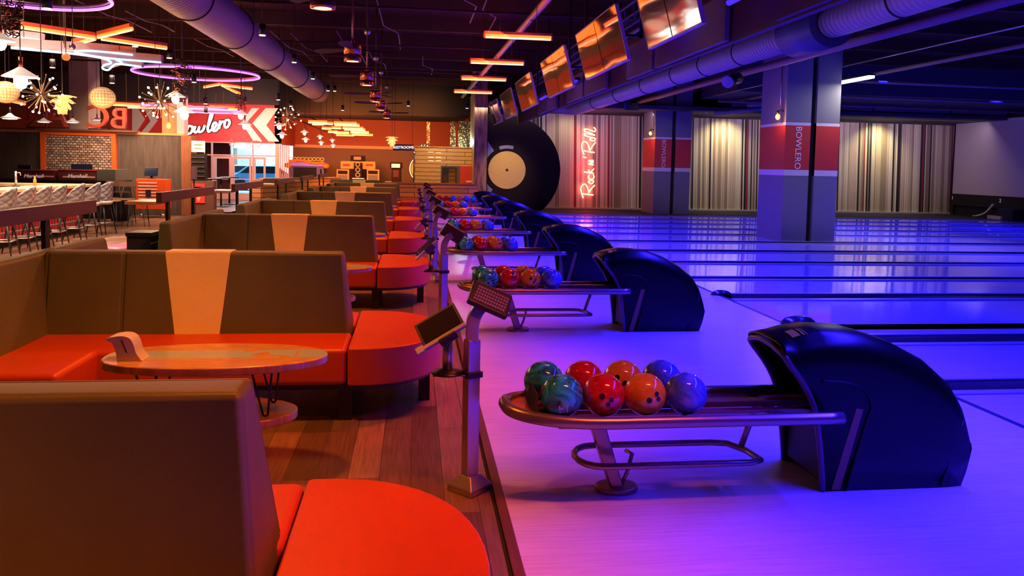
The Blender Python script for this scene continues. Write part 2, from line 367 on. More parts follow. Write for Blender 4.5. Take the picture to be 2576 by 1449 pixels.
# ---- lanes and their gutters
cuts = [(-2.6, -2.2), (-0.7, -0.35), (1.5, 1.85), (3.35, 3.75), (5.45, 5.76), (7.05, 7.43), (9.59, 10.0), (11.34, 11.64), (13.28, 13.62), (15.1, 15.56), (17.1, 17.56), (19.15, 19.5), (20.9, 21.3), (22.8, 23.2), (24.7, 25.1), (26.5, 26.9)]
M_gut = mat('gutter_plastic', (0.010, 0.009, 0.012), 0.5, spec=0.15)
M_cap = mat('gutter_cap', (0.33, 0.28, 0.34), 0.3)
prev = -3.0; k = 0
for i, (a, c) in enumerate(cuts):
    o = MB().box(4.15, 22.85, prev, a - 0.09, -0.12, 0.0).build('bowling_lane', M_lane); o['kind'] = 'structure'
    g = thing('lane_gutter', None, 'gutter', (4.15, (a + c) / 2, 0))
    if i < 4:
        g['label'] = 'black ball gutter running beside a lane, nearer than the first ball rack'; g['group'] = 'gutters out of view'
    else:
        g['label'] = 'black ball gutter between two blue-lit lanes, %s to the camera' % (ORD[i - 4] if i - 4 < 14 else 'farthest'); g['group'] = 'gutters between the lanes'
    h = (c - a) / 2
    mb = MB()
    P = [(0.02, -h, 0.0)] + [(0.02, -h + 2 * h * j / 8, -0.022 * math.sin(PI * j / 8) ** 0.6 - 0.004) for j in range(9)] + [(0.02, h, 0.0), (0.02, h, -0.11), (0.02, -h, -0.11)]
    mb.prism(P, (18.65, 0, 0), 0, True); mb.build('channel', M_gut, g)
    MB().box(0.0, 18.7, -h - 0.09, -h, -0.1, 0.016).build('cap_strip', M_cap, g, bevel=0.004)
    MB().box(0.0, 18.7, h, h + 0.05, -0.1, 0.012).build('cap_strip', M_cap, g, bevel=0.004)
    prev = c + 0.05
# double capping strip beside the second pair, with the moulded nose pieces at the foul line
def nose(p, l, wd, h, label):
    mb = MB()
    mb.lathe((0, 0, 0), [(0.0, 0.0), (1, 0.0), (0.93, 0.35), (0.7, 0.75), (0.35, 0.95), (0, 1)], 20)
    o = mb.build('gutter_nose_cap', mat('gloss_black_plastic', (0.015, 0.013, 0.02), 0.2)); o.scale = (l / 2, wd / 2, h); o.location = p
    return tag(o, label, 'cap', 'nose caps at the foul line')
nose((4.28, 8.05, 0), 0.42, 0.2, 0.09, 'rounded black plastic nose cap at the lane edge just beyond the nearest ball hood')
nose((4.5, 7.52, 0), 0.34, 0.16, 0.07, 'small black nose cap half hidden by the top of the nearest ball hood')
nose((4.16, 9.95, 0), 0.3, 0.14, 0.07, 'black nose cap with a white bolt where the third gutter starts')
nose((3.7, 11.5, 0), 0.3, 0.16, 0.08, 'black nose cap peeking over the second nearest ball hood')
g = tag(MB().box(4.3, 22.8, 7.72, 8.0, -0.1, 0.0).build('lane_gutter', M_gut), 'second black gutter strip running from the rounded nose cap', 'gutter', 'gutters between the lanes')
# ------------------------------------------------------------------ square columns with red band
M_colgrey = mat('column_grey_paint', (0.20, 0.19, 0.22), 0.6)
M_colred = mat('column_red_paint', (0.62, 0.045, 0.025), 0.5)
M_colwhite = mat('column_white_stripe', (0.72, 0.66, 0.74), 0.5)
M_print = mat('sign_white', (0.9, 0.86, 0.88), 0.5)
def column(x0, x1, y, dpt, gx, lab):
    t = thing('square_column', lab, 'column', ((x0 + x1) / 2, y, 0), group='banded columns between the lanes')
    h = (x1 - x0) / 2; g0 = gx - (x0 + x1) / 2
    def pieces(mb, z0, z1, e):
        mb.box(-h - e, g0 - 0.07, -e, dpt + e, z0, z1); mb.box(g0 + 0.07, h + e, -e, dpt + e, z0, z1)
        return mb
    pieces(MB(), -0.1, 5.3, 0).build('shaft', M_colgrey, t)
    MB().box(g0 - 0.07, g0 + 0.07, 0.1, dpt - 0.1, -0.1, 5.3).build('recess', M_dark, t)
    pieces(MB(), 1.74, 2.81, 0.004).build('red_band', M_colred, t)
    mb = pieces(MB(), 1.60, 1.74, 0.004); pieces(mb, 2.81, 2.88, 0.004); mb.build('white_stripe', M_colwhite, t)
    lettering('BOWLERO', 'lettering', M_print, t, ((-h + g0) / 2 - 0.02, -0.008, 2.27), (0, 0, -1), (1, 0, 0), 0.215)
    # wall lamp on the left flank
    lm = thing('wall_bulb_lamp', 'amber filament bulb on a bracket at the left flank of the %s' % lab.split(' with')[0].replace('grey square', 'grey'), 'lamp', ((x0 + x1) / 2 - h, y + 0.12, 2.98), group='amber bulbs on the columns')
    mb = MB().tube([(0, 0, 0.16), (-0.08, 0, 0.2), (-0.15, 0, 0.17)], 0.012, 6); mb.cyl((-0.15, 0, 0.18), (-0.15, 0, 0.1), 0.03, 10)
    mb.build('bracket', M_black, lm)
    MB().ball((-0.15, 0, 0.03), 0.055, 14, 8, sz=1.35).build('bulb', mat('amber_bulb', (1, 0.6, 0.2), 0.3, emit=(1, 0.30, 0.04), es=3.5), lm)
    light('POINT', 'bulb_light', ((x0 + x1) / 2 - h - 0.2, y + 0.1, 3.0), 22, (1, 0.4, 0.08), 0.05)
    mb = MB().cyl((-h - 0.03, 0.25, 3.3), (-h - 0.03, 0.25, 4.3), 0.015, 6); mb.build('conduit', M_steel, t)
    return t
column(8.84, 10.22, 17.65, 1.35, 9.55, 'grey square column with a red BOWLERO band standing before the lanes\' far side')
column(8.90, 10.30, 28.0, 1.5, 9.62, 'grey square column with a red BOWLERO band close to the record mural')
# record disc on its own wall piece
M_vinyl = noisy(mat('vinyl_print', (0.03, 0.022, 0.032), 0.8, spec=0.12), (0.016, 0.010, 0.007), (0.024, 0.014, 0.009), (1, 1, 30), 6)
struct(MB().box(2.15, 2.62, 28.3, 30.6, 0, 5.3), 'wall_1', noisy(mat('mottled_gold_wall', (0.35, 0.22, 0.1), 0.6), (0.18, 0.10, 0.05), (0.55, 0.34, 0.14), (6, 6, 1), 2.0, 6))
struct(MB().box(2.62, 3.35, 28.52, 28.6, 0.0, 3.55), 'wall_2', M_vinyl)
t = thing('record_disc', 'giant black vinyl record with a gold centre label on the far wall', 'wall decoration', (3.40, 28.5, 1.53))
P = [(x, 0, z) for x, z in ellipse(0, 0, 2.02, 2.02, 72) if x > -0.76]
P.sort(key=lambda q: math.atan2(q[2], q[0]))
P = [(-0.76, 0, -1.52)] + P + [(-0.76, 0, 1.95)]
P = [(x, y, max(z, -1.52)) for x, y, z in P]
MB().prism(P, (0, 0.1, 0)).build('disc', M_vinyl, t)
MB().cyl((0, -0.012, 0), (0, 0.01, 0), 0.70, 56).build('centre_label', noisy(mat('gold_label', (0.75, 0.5, 0.2), 0.4), (0.80, 0.50, 0.08), (0.88, 0.57, 0.10), (1, 1, 12), 4), t)
MB().cyl((0, -0.02, 0), (0, 0.0, 0), 0.05, 20).build('spindle_hole', M_dark, t)
mb = MB()
for a0, a1, r0, r1 in ((125, 160, 0.86, 1.28), (200, 235, 0.90, 1.12), (75, 110, 0.80, 0.92)):
    a = [(r1 * math.cos(math.radians(q)), -0.006, r1 * math.sin(math.radians(q))) for q in range(a0, a1 + 1, 5)]
    c2 = [(r0 * math.cos(math.radians(q)), -0.006, r0 * math.sin(math.radians(q))) for q in range(a1, a0 - 1, -5)]
    pts = [p for p in a + c2 if p[0] > -0.76]
    if len(pts) > 3: MB().prism(pts, (0, 0.004, 0)).build('printed_highlight', mat('printed_highlight', (0.30, 0.32, 0.42), 0.4), t)
# neon sign
t = thing('neon_sign', 'red neon script sign reading Rock n\' Roll upwards on the record mural', 'neon sign')
def crop_line(P, ox, oy, s, Y, k=5): 
    return [onY(ox + q.x / s, oy + q.y / s, Y) for q in smooth_line(P, k)]
NS = [[(518, 1174), (440, 1166), (375, 1158), (345, 1150)],
      [(375, 1215), (352, 1150), (340, 1085), (362, 1035), (400, 1022), (430, 1060), (446, 1105), (455, 1145)],
      [(455, 1143), (490, 1085), (538, 1035)],
      [(522, 985), (500, 1012), (462, 1005), (452, 985), (480, 965), (515, 972), (522, 985)],
      [(462, 892), (446, 920), (468, 952), (505, 950), (526, 925), (516, 888)],
      [(385, 850), (450, 860), (524, 872)], [(478, 862), (445, 820)], [(482, 858), (526, 803)],
      [(522, 750), (450, 738), (518, 716), (450, 694), (522, 690)],
      [(368, 640), (420, 650)], [(535, 578), (470, 570), (385, 552)],
      [(388, 612), (362, 545), (354, 480), (372, 432), (415, 430), (450, 490), (466, 552)], [(466, 552), (505, 490), (548, 432)],
      [(545, 395), (525, 415), (480, 405), (470, 390), (505, 372), (540, 380), (545, 395)],
      [(540, 375), (470, 362), (395, 335), (400, 312), (470, 318), (540, 340)],
      [(540, 335), (470, 305), (392, 275), (402, 250), (470, 262), (535, 285), (545, 250), (520, 225)]]
mb = MB()
for P in NS: mb.tube(crop_line(P, 1400, 280, 5.575, 30.30), 0.026, 6)
mb.build('script_tube', M_neon_r, t)
mb = MB()
for px, py in ((1461, 350), (1498, 350), (1460, 420), (1500, 420), (1460, 490), (1500, 490)):
    p = onY(px, py, 30.3); mb.cyl(p, p + Vector((0, 0.14, 0)), 0.012, 6)
mb.build('standoff', M_steel, t)
for px, py in ((1480, 350), (1478, 420), (1478, 480)):
    p = onY(px, py, 30.1); light('POINT', 'neon_sign_light', p, 14, (1, 0.02, 0.015), 0.15)
# wall-washing spots on the mural
for px, pw in ((1440, 45), (1850, 260), (2250, 260)):
    p = onY(px, 296, 29.2)
    light('SPOT', 'mural_spot_light', (p.x, 29.55, 3.82), pw, (1.0, 0.85, 0.45), 0.08, target=(p.x, 30.5, 2.2), spot=118, blend=1.0, spec=0.2)
light('AREA', 'mural_wash_light', (10.5, 28.3, 3.8), 120, (1.0, 0.72, 0.75), 20, 0.3, target=(10.5, 30.6, 1.2), spec=0.2)
light('AREA', 'mural_wash_light', (18.5, 28.3, 3.8), 45, (1.0, 0.72, 0.75), 8, 0.3, target=(18.5, 30.6, 1.2), spec=0.2)
# ------------------------------------------------------------------ ball racks with hoods
M_hood = mat('gloss_hood_plastic', (0.0022, 0.0018, 0.002), 0.32, spec=0.22)
M_hoodside = mat('satin_hood_side', (0.005, 0.004, 0.006), 0.5, spec=0.3)
M_bronze = mat('bronze_strip', (0.26, 0.13, 0.04), 0.45, 0.2)
M_tray = mat('tray_red_brown', (0.45, 0.06, 0.03), 0.25, coat=0.4)
def make_rack():
    t = thing('ball_rack', '', 'ball rack', (0, 0, 0), group='ball racks with hooded returns')
    # rail loop: boat-shaped tube
    P = []
    for i in range(13):
        a = PI / 2 + PI * i / 12
        P.append((0.98 + 0.505 * math.cos(a), 0.25 * math.copysign(abs(math.sin(a)) ** 0.85, math.sin(a)), 0.445 + 0.03 * (1 - abs(math.sin(a)))))
    loop = [(2.19, 0.25, 0.445), (1.8, 0.25, 0.445), (1.4, 0.25, 0.445), (1.2, 0.25, 0.445), (1.08, 0.25, 0.445)] + P + [(1.08, -0.25, 0.445), (1.2, -0.25, 0.445), (1.4, -0.25, 0.445), (1.8, -0.25, 0.445), (2.19, -0.25, 0.445)]
    MB().tube(smooth_line(loop, 4), 0.032, 10).build('rail', M_champ, t)
    mb = MB()
    tip = [(p[0] + 0.02 if p[0] < 0.7 else p[0], p[1] * 0.93, 0.462) for p in P]
    mb.prism([q for q in tip if q[0] <= 0.80] , (0, 0, 0.008)); mb.build('end_tray', M_tray, t, bevel=0.003)
    mb = MB()
    for y in (-0.19, -0.07, 0.07, 0.19): mb.box(0.66, 2.2, y - 0.026, y + 0.026, 0.425, 0.4455)
    mb.box(0.66, 2.2, -0.03, 0.03, 0.44, 0.475)
    mb.build('ball_track', mat('track_wood', (0.20, 0.07, 0.045), 0.35, coat=0.3), t, bevel=0.004)
    mb = MB().box(1.86, 1.93, -0.24, 0.24, 0.42, 0.44); mb.box(0.72, 0.79, -0.22, 0.22, 0.41, 0.425); mb.build('crossbar', M_champ, t)
    mb = MB(); mb.prism([(0.60, -0.2, 0.465), (0.60, 0.2, 0.465), (0.615, 0.14, 0.56), (0.615, -0.14, 0.56)], (0.012, 0, 0)); mb.build('end_stop', M_dark, t)
    # leg, foot, hoop
    mb = MB(); mb.hexa([(1.04, -0.045, 0.02), (1.11, -0.045, 0.02), (1.11, 0.045, 0.02), (1.04, 0.045, 0.02), (0.90, -0.04, 0.42), (0.985, -0.04, 0.42), (0.985, 0.04, 0.42), (0.90, 0.04, 0.42)])
    mb.build('leg', M_champ, t, bevel=0.01)
    f = MB().prism([(x, y, 0.0) for x, y in ellipse(1.08, 0, 0.115, 0.085, 20)], (0, 0, 0.028)).build('foot', mat('gold_foot', (0.42, 0.25, 0.13), 0.35, 0.6), t, bevel=0.008)
    hp = [(x, y, 0.185) for x, y in ellipse(0.98, 0, 0.13, 0.15, 8, PI / 2, 1.5 * PI)]
    hp += [(1.2, -0.15, 0.185), (1.62, -0.15, 0.185), (1.75, -0.15, 0.185), (1.82, -0.12, 0.185), (1.80, 0.02, 0.185), (1.74, 0.13, 0.185), (1.66, 0.15, 0.185), (1.3, 0.15, 0.185)]
    mb = MB(); mb.tube(hp, 0.017, 8, closed=True); mb.tube([(1.14, 0.05, 0.19), (1.16, 0.0, 0.19), (1.13, -0.02, 0.1), (1.10, -0.02, 0.03)], 0.012, 6)
    mb.build('foot_rail', M_champ, t)
    MB().tube([(1.79, 0.06, 0.19), (1.87, 0.06, 0.43)], 0.017, 8).build('strut', M_champ, t)
    # hood
    o = (0.0, 0.11)
    def T(x):
        pts = [(1.93, 0.79), (1.97, 0.81), (2.06, 0.835), (2.2, 0.855), (2.4, 0.84), (2.6, 0.78), (2.78, 0.69), (2.92, 0.575), (3.0, 0.46), (3.04, 0.34), (3.05, 0.26)]
        for (a, c), (d, e2) in zip(pts, pts[1:]):
            if x <= d: return c + (e2 - c) * (x - a) / (d - a)
        return pts[-1][1]
    def B(x):
        pts = [(1.93, 0.735), (1.97, 0.675), (2.03, 0.60), (2.09, 0.50), (2.13, 0.38), (2.165, 0.15), (2.18, 0.0), (2.99, 0.0), (3.03, 0.1), (3.05, 0.2)]
        for (a, c), (d, e2) in zip(pts, pts[1:]):
            if x <= d: return c + (e2 - c) * (x - a) / (d - a)
        return pts[-1][1]
    xs = [1.93, 1.95, 1.97, 2.0, 2.03, 2.06, 2.09, 2.13, 2.165, 2.18, 2.3, 2.4, 2.5, 2.6, 2.7, 2.78, 2.85, 2.92, 2.96, 2.99, 3.02, 3.04, 3.05]
    mb = MB(); rings = []
    for x in xs:
        tz, bz = T(x), B(x); hgt = tz - bz; r = min(0.17, hgt * 0.9); wv = 0.225 if x < 2.9 else 0.225 - (x - 2.9) * 0.15
        ring = [(x, 0.11 - wv, bz), (x, 0.11 - wv, (bz + tz - r) / 2)]
        for j in range(11):
            a = PI - PI * j / 10
            c = math.cos(a); s_ = math.sin(a)
            ring.append((x, 0.11 + wv * math.copysign(abs(c) ** 0.55, c), tz - r + r * abs(s_) ** 0.75))
        ring += [(x, 0.11 + wv, (bz + tz - r) / 2), (x, 0.11 + wv, bz)]
        rings.append([mb.bm.verts.new(q) for q in ring])
    n = len(rings[0])
    for A, C in zip(rings, rings[1:]):
        for j in range(n - 1): mb._f([A[j], A[j + 1], C[j + 1], C[j]], 0, True)
    mb._f(rings[-1], 0)
    hood = mb.build('hood', M_hood, t, solid=0.018)
    hood.modifiers['solid'].use_rim = True
    mb = MB()
    ed = [(x, 0.11 - 0.219, B(x) + 0.004) for x in (2.18, 2.165, 2.13, 2.09, 2.03, 1.97, 1.94)] + [(1.932, -0.06, 0.745), (1.925, 0.03, 0.765), (1.922, 0.11, 0.77), (1.925, 0.19, 0.765), (1.932, 0.28, 0.745)] + [(x, 0.11 + 0.219, B(x) + 0.004) for x in (1.94, 1.97, 2.03, 2.09, 2.13, 2.165, 2.18)]
    mb.tube(smooth_line(ed, 2), 0.016, 8); mb.build('mouth_rim', mat('rim_plastic', (0.10, 0.07, 0.10), 0.35), t)
    # lining seen through the mouth, and the lower front panel
    MB().box(2.24, 2.30, -0.09, 0.31, 0.02, 0.66).build('hood_lining', M_dark, t)
    MB().box(2.185, 2.25, -0.10, 0.32, 0.03, 0.37).build('front_panel', M_hoodside, t, bevel=0.015)
    y = -0.118
    MB().prism([(2.345, y, 0.45), (2.385, y, 0.445), (2.275, y, 0.01), (2.225, y, 0.01)], (0, 0.012, 0)).build('side_strip', M_bronze, t)
    mb = MB(); mb.tube([(2.985, y + 0.02, 0.36), (2.86, y + 0.004, 0.01)], 0.006, 5); mb.build('side_seam', M_hoodside, t)
    mb = MB()
    mb.tube(smooth_line([(2.14, y + 0.004, 0.60), (2.30, y + 0.002, 0.585), (2.39, y, 0.54), (2.43, y, 0.46), (2.40, y, 0.36), (2.31, y, 0.01)], 5), 0.008, 6)
    mb.build('side_seam', M_hoodside, t)
    mb = MB()
    def on_top(x, v): 
        r = 0.17; c = v
        return Vector((x, 0.11 + 0.225 * math.copysign(abs(c) ** 0.55, c) if c else 0.11, T(x) - r + r * (1 - c * c) ** 0.375 + 0.003))
    for xa, xb in ((2.015, 2.06), (2.075, 2.085), (2.095, 2.10)):
        cc = [-0.5, -0.25, 0.0]
        cc = [-0.42, -0.22, -0.05]
        for u, v in zip(cc, cc[1:]): mb.quad([on_top(xa, u), on_top(xb, u), on_top(xb, v), on_top(xa, v)])
    mb.build('warning_sticker', mat('yellow_sticker', (0.95, 0.7, 0.02), 0.5), t)
    return t
rack_y = [3.87, 7.80, 11.15, 14.55, 18.5, 21.95, 25.2]
rack0 = make_rack()
racks = []
for i, y in enumerate(rack_y):
    r = rack0 if i == 0 else copy_tree(rack0)
    r.location = (0.0, y, 0)
    r['label'] = ['ball rack with black hood nearest the camera, eight balls on it', 'second ball rack from the camera, behind the purple-lit keyboard',
                  'third ball rack from the camera with its black hood', 'fourth ball rack from the camera with its black hood', 'fifth ball rack from the camera, low before the record disc',
                  'sixth ball rack from the camera, small before the record disc', 'farthest ball rack, its balls against the orange planked counter'][i]
    racks.append(r)
# bowling balls
def ball_mat(name, c1, c2, c3=None):
    m = mat(name, c1, 0.08, spec=0.6, coat=0.5); nt, N, L, b = nodes(m)
    tc = N.new('ShaderNodeTexCoord')
    nz = N.new('ShaderNodeTexNoise'); nz.inputs['Scale'].default_value = 9; nz.inputs['Detail'].default_value = 5; nz.inputs['Distortion'].default_value = 2.2
    L.new(tc.outputs['Object'], nz.inputs['Vector'])
    cr = N.new('ShaderNodeValToRGB'); e = cr.color_ramp.elements
    e[0].position = 0.36; e[0].color = (*c1, 1); e[1].position = 0.66; e[1].color = (*c2, 1)
    if c3: x = e.new(0.5); x.color = (*c3, 1)
    L.new(nz.outputs['Fac'], cr.inputs[0]); L.new(cr.outputs[0], b.inputs['Base Color'])
    return m
MBALL = {'teal': ball_mat('teal_swirl', (0.03, 0.05, 0.035), (0.06, 0.85, 0.72), (0.02, 0.48, 0.38)),
         'red': ball_mat('red_swirl', (0.50, 0.012, 0.008), (0.85, 0.03, 0.015)),
         'orange': ball_mat('orange_swirl', (0.85, 0.26, 0.01), (1.0, 0.52, 0.02)),
         'blue': ball_mat('blue_swirl', (0.05, 0.11, 0.5), (0.16, 0.27, 0.75), (0.08, 0.17, 0.62))}
M_hole = mat('finger_hole', (0.01, 0.006, 0.006), 0.6)
R_B = 0.1075
protos = {}
def get_ball(col):
    if col in protos: return protos[col], True
    mb = MB(); mb.ball((0, 0, 0), R_B, 40, 24)
    o = mb.build('bowling_ball', MBALL[col]); 
    hs = [Vector((-0.13, -1, 0.12)).normalized(), Vector((0.13, -1, 0.12)).normalized(), Vector((0.0, -1, -0.34)).normalized()]
    for i, d in enumerate(hs):
        r = 0.0125 if i < 2 else 0.0145
        h = MB().cyl(d * (R_B - 0.004), d * (R_B - 0.004 + (0.0053 if i < 2 else 0.0055)), r, 14).build('finger_hole', M_hole, o)
    protos[col] = o
    return o, False
def put_ball(col, p, rot, label, group):
    o, used = get_ball(col)
    if used: o = copy_tree(o)
    o.location = p; o.rotation_euler = rot
    return tag(o, label, 'bowling ball', group)
fx = [0.747, 0.962, 1.178, 1.394]; bx = [0.700, 0.918, 1.134, 1.351]
cols4 = ['teal', 'red', 'orange', 'blue']
rots_f = [(0.15, 0.3, 0.5), (0.05, 2.2, 0.0), (-0.35, 1.2, -0.1), (0.95, 0.2, 0.1)]
rots_b = [(0.3, 1, 0.7), (0.5, 0.2, 0.1), (0.2, 2.4, -0.2), (0.75, 0.3, 0.3)]
for k, y in enumerate(rack_y[:6]):
    nm = ['nearest', 'second', 'third', 'fourth', 'fifth', 'sixth'][k]
    rn = 'nearest ball rack' if k == 0 else nm + ' ball rack from the camera'
    for j in range(4):
        put_ball(cols4[j], (fx[j], y - 0.13, 0.445 + R_B - 0.002), (rots_f[j][0] + 0.4 * k, rots_f[j][1] + k, rots_f[j][2] + 0.3 * k),
                 'glossy %s bowling ball in the front row of the %s' % (cols4[j], rn), 'balls on the %s' % rn)
    for j in range(4):
        put_ball(cols4[j], (bx[j] + (0.01 if k else 0), y + 0.13, 0.445 + R_B - 0.002), (rots_b[j][0] + 0.5 * k, rots_b[j][1] + k, rots_b[j][2]),
                 'glossy %s bowling ball in the back row of the %s' % (cols4[j], rn), 'balls on the %s' % rn)
seen = {}
for j, c in enumerate(['red', 'red', 'blue', 'orange', 'blue', 'teal']):
    q = '%s %s' % (['left-end', 'second', 'third', 'fourth', 'fifth', 'right-end'][j], c)
    put_ball(c, (0.80 + 0.222 * j, rack_y[6] - 0.05, 0.445 + R_B + 0.02), (j, j * 2, 0.3), '%s bowling ball in the row of six on the farthest ball rack' % q, 'balls on the farthest ball rack')
# the number 14 printed upside down on the nearest teal ball
bt = [o for o in S.objects if o.get('label') == 'glossy teal bowling ball in the front row of the nearest ball rack'][0]
bt.rotation_euler = (0, 0, 0)
bt.rotation_euler = (0.75, 0.0, 0.3)
bpy.context.view_layer.update()
c = Vector(bt.location); tgt = onY(1418, 1024, c.y - 0.085) - c
nrm = tgt.normalized(); ux = Vector((-1, 0.1, -0.15)); ux = (ux - nrm * ux.dot(nrm)).normalized(); uy = -nrm.cross(ux) if False else nrm.cross(ux)
o = lettering('14', 'lettering', mat('white_outline', (0.8, 0.85, 0.85), 0.4), None, nrm * (R_B * 0.985), ux, uy, 0.062, 0.003)
o.parent = bt; o.matrix_parent_inverse = bt.rotation_euler.to_matrix().to_4x4().inverted()
# ------------------------------------------------------------------ back-to-back booths
def make_booth(short=False):
    t = thing('lounge_booth', '', 'booth', (0, 0, 0), group='back-to-back booths along the lanes')
    xr, xl, xs = -0.50, -2.50, -1.97
    def slab(mb, x0t, x1t, x0b, x1b, y0b, y0t, y1b, y1t, zb, zt):
        mb.hexa([(x0b, y0b, zb), (x1b, y0b, zb), (x1b, y1b, zb), (x0b, y1b, zb), (x0t, y0t, zt), (x1t, y0t, zt), (x1t, y1t, zt), (x0t, y1t, zt)])
    # core of the back, then upholstered panels on both faces
    mb = MB(); slab(mb, xl, xr, xl, xr + 0.075, -0.20, -0.07, 0.30, 0.08, 0.30, 1.052); mb.build('backrest', M_brown, t, bevel=0.028, seg=3)
    for sgn in (-1, 1):
        e = 0.012
        if sgn < 0: yb, yt = -0.20, -0.07
        else: yb, yt = 0.30, 0.08
        def pan(x0t, x1t, x0b, x1b, name, m, ee, top=1.04, bev=0.02):
            mb = MB(); ya, yb_ = yb + sgn * ee, yb - sgn * 0.02; yc_, yd = yt + sgn * ee, yt - sgn * 0.02
            zb = 0.47; f = (zb - 0.30) / (1.052 - 0.30); y0 = yb + (yt - yb) * f
            lo, hi = sorted((y0 + sgn * ee, y0 - sgn * 0.02)); lo2, hi2 = sorted((yt + sgn * ee, yt - sgn * 0.02))
            slab(mb, x0t, x1t, x0b, x1b, lo, lo2, hi, hi2, zb, top)
            return mb.build(name, m, t, bevel=bev, seg=3)
        pan(xl + 0.04, xs - 0.006, xl + 0.04, xs - 0.006, 'back_cushion', M_brown, 0.016, 1.05, 0.024)
        pan(xs + 0.006, xr - 0.004, xs + 0.006, xr + 0.054, 'back_cushion', M_brown, 0.016, 1.05, 0.024)
        pan(-1.705, -1.27, -1.615, -1.325, 'cream_stripe', M_cream, 0.020, 1.052, 0.004)
    MB().box(-1.705, -1.27, -0.075, 0.085, 1.046, 1.057).build('cream_stripe', M_cream, t)
    # seats either side, rounded end wrapping the back
    MB().box(-2.0, -0.425, -0.64, -0.14, 0.255, 0.50).build('seat', M_red, t, bevel=0.035, seg=4)
    MB().box(-2.0, -0.425, 0.14, 0.64, 0.255, 0.50).build('seat', M_red, t, bevel=0.035, seg=4)
    P = [(-0.417, -0.64, 0.255)]
    for i in range(25):
        a = -PI / 2 + PI * i / 24
        P.append((-0.40 + 0.61 * abs(math.cos(a)) ** 0.82, 0.655 * math.copysign(abs(math.sin(a)) ** 0.95, math.sin(a)), 0.255))
    P.append((-0.417, 0.64, 0.255))
    MB().prism(P, (0, 0, 0.247)).build('end_seat', M_red, t, bevel=0.035, seg=4)
    mb = MB(); Q = [(x + (-0.04 if x > -0.35 else 0), y * 0.955, 0.225) for x, y, z in P]
    mb.prism(Q, (0, 0, 0.031)); mb.box(-2.0, -0.42, -0.61, 0.61, 0.225, 0.256); mb.build('base_frame', M_black, t)
    for x, y in ((-0.44, -0.52), (-0.44, 0.5), (0.085, -0.12), (-1.3, -0.52), (-1.3, 0.5)):
        MB().box(x - 0.04, x + 0.04, y - 0.035, y + 0.035, 0, 0.226).build('leg', M_black, t)
    # L-shaped ends: corner seats and the arm wall
    MB().box(-2.47, -1.94, -1.18, -0.12, 0.255, 0.502).build('corner_seat', M_red, t, bevel=0.035, seg=4)
    MB().box(-2.47, -1.94, 0.12, 1.0, 0.255, 0.502).build('corner_seat', M_red, t, bevel=0.035, seg=4)
    MB().box(-2.44, -1.98, -1.14, 0.96, 0.0, 0.256).build('plinth', M_black, t)
    mb = MB(); slab(mb, -2.62, -2.50, -2.66, -2.40, -1.28, -1.24, 1.12, 1.02, 0.25, 1.045)
    mb.build('arm_wall', M_brown, t, bevel=0.03, seg=3)
    MB().box(-2.65, -2.45, -1.22, 1.05, 0.0, 0.26).build('plinth', M_black, t)
    return t
booth_y = [2.26, 5.63, 9.56, 13.04, 16.95, 20.85, 24.75]
b0 = make_booth()
BL = ['olive-brown booth back filling the lower left corner, red rounded seat beside it', 'brown booth with an orange-lit cream stripe facing the nearest table',
      'third brown booth from the camera, with its left arm end open to view', 'fourth brown booth from the camera, pink-lit stripe on its back', 'fifth brown booth from the camera in the row',
      'sixth brown booth from the camera in the row', 'seventh brown booth from the camera, near the planked counter']
for i, y in enumerate(booth_y):
    b_ = b0 if i == 0 else copy_tree(b0)
    b_.location = (0.03 if i == 0 else 0.0, y, 0); b_['label'] = BL[i]
# the last, shorter settee in front of the arcade
t = thing('lounge_booth', 'shortest booth at the far end of the row, orange-lit cream stripe', 'booth', (-0.65, 28.6, 0), group='back-to-back booths along the lanes')
MB().hexa([(-2.4, -0.2, 0.3), (-0.45, -0.2, 0.3), (-0.45, 0.2, 0.3), (-2.4, 0.2, 0.3), (-2.4, -0.08, 1.06), (-0.55, -0.08, 1.06), (-0.55, 0.08, 1.06), (-2.4, 0.08, 1.06)]).build('backrest', M_brown, t, bevel=0.03)
MB().hexa([(-1.5, -0.225, 0.45), (-1.2, -0.225, 0.45), (-1.2, -0.1, 0.45), (-1.5, -0.1, 0.45), (-1.6, -0.10, 1.068), (-1.12, -0.10, 1.068), (-1.12, 0.09, 1.068), (-1.6, 0.09, 1.068)]).build('cream_stripe', M_cream, t)
MB().box(-2.4, -0.3, -0.6, -0.15, 0.2, 0.48).build('seat', M_red, t, bevel=0.03)
MB().box(-2.3, -0.4, -0.5, 0.1, 0, 0.3).build('plinth', M_black, t)
# ------------------------------------------------------------------ two-tier surfboard tables
M_surf = mat('surfboard_wood', (0.55, 0.3, 0.1), 0.22, coat=0.4); nt, N, L, b = nodes(M_surf)
tc = N.new('ShaderNodeTexCoord'); sp = N.new('ShaderNodeSeparateXYZ'); L.new(tc.outputs['Object'], sp.inputs[0])
ab = N.new('ShaderNodeMath'); ab.operation = 'ABSOLUTE'; ad = N.new('ShaderNodeMath'); ad.inputs[1].default_value = -0.015
L.new(sp.outputs[1], ad.inputs[0]); L.new(ad.outputs[0], ab.inputs[0])
lt = N.new('ShaderNodeMath'); lt.operation = 'LESS_THAN'; lt.inputs[1].default_value = 0.085; L.new(ab.outputs[0], lt.inputs[0])
nz = N.new('ShaderNodeTexNoise'); nz.inputs['Scale'].default_value = 5.5; L.new(tc.outputs['Object'], nz.inputs['Vector'])
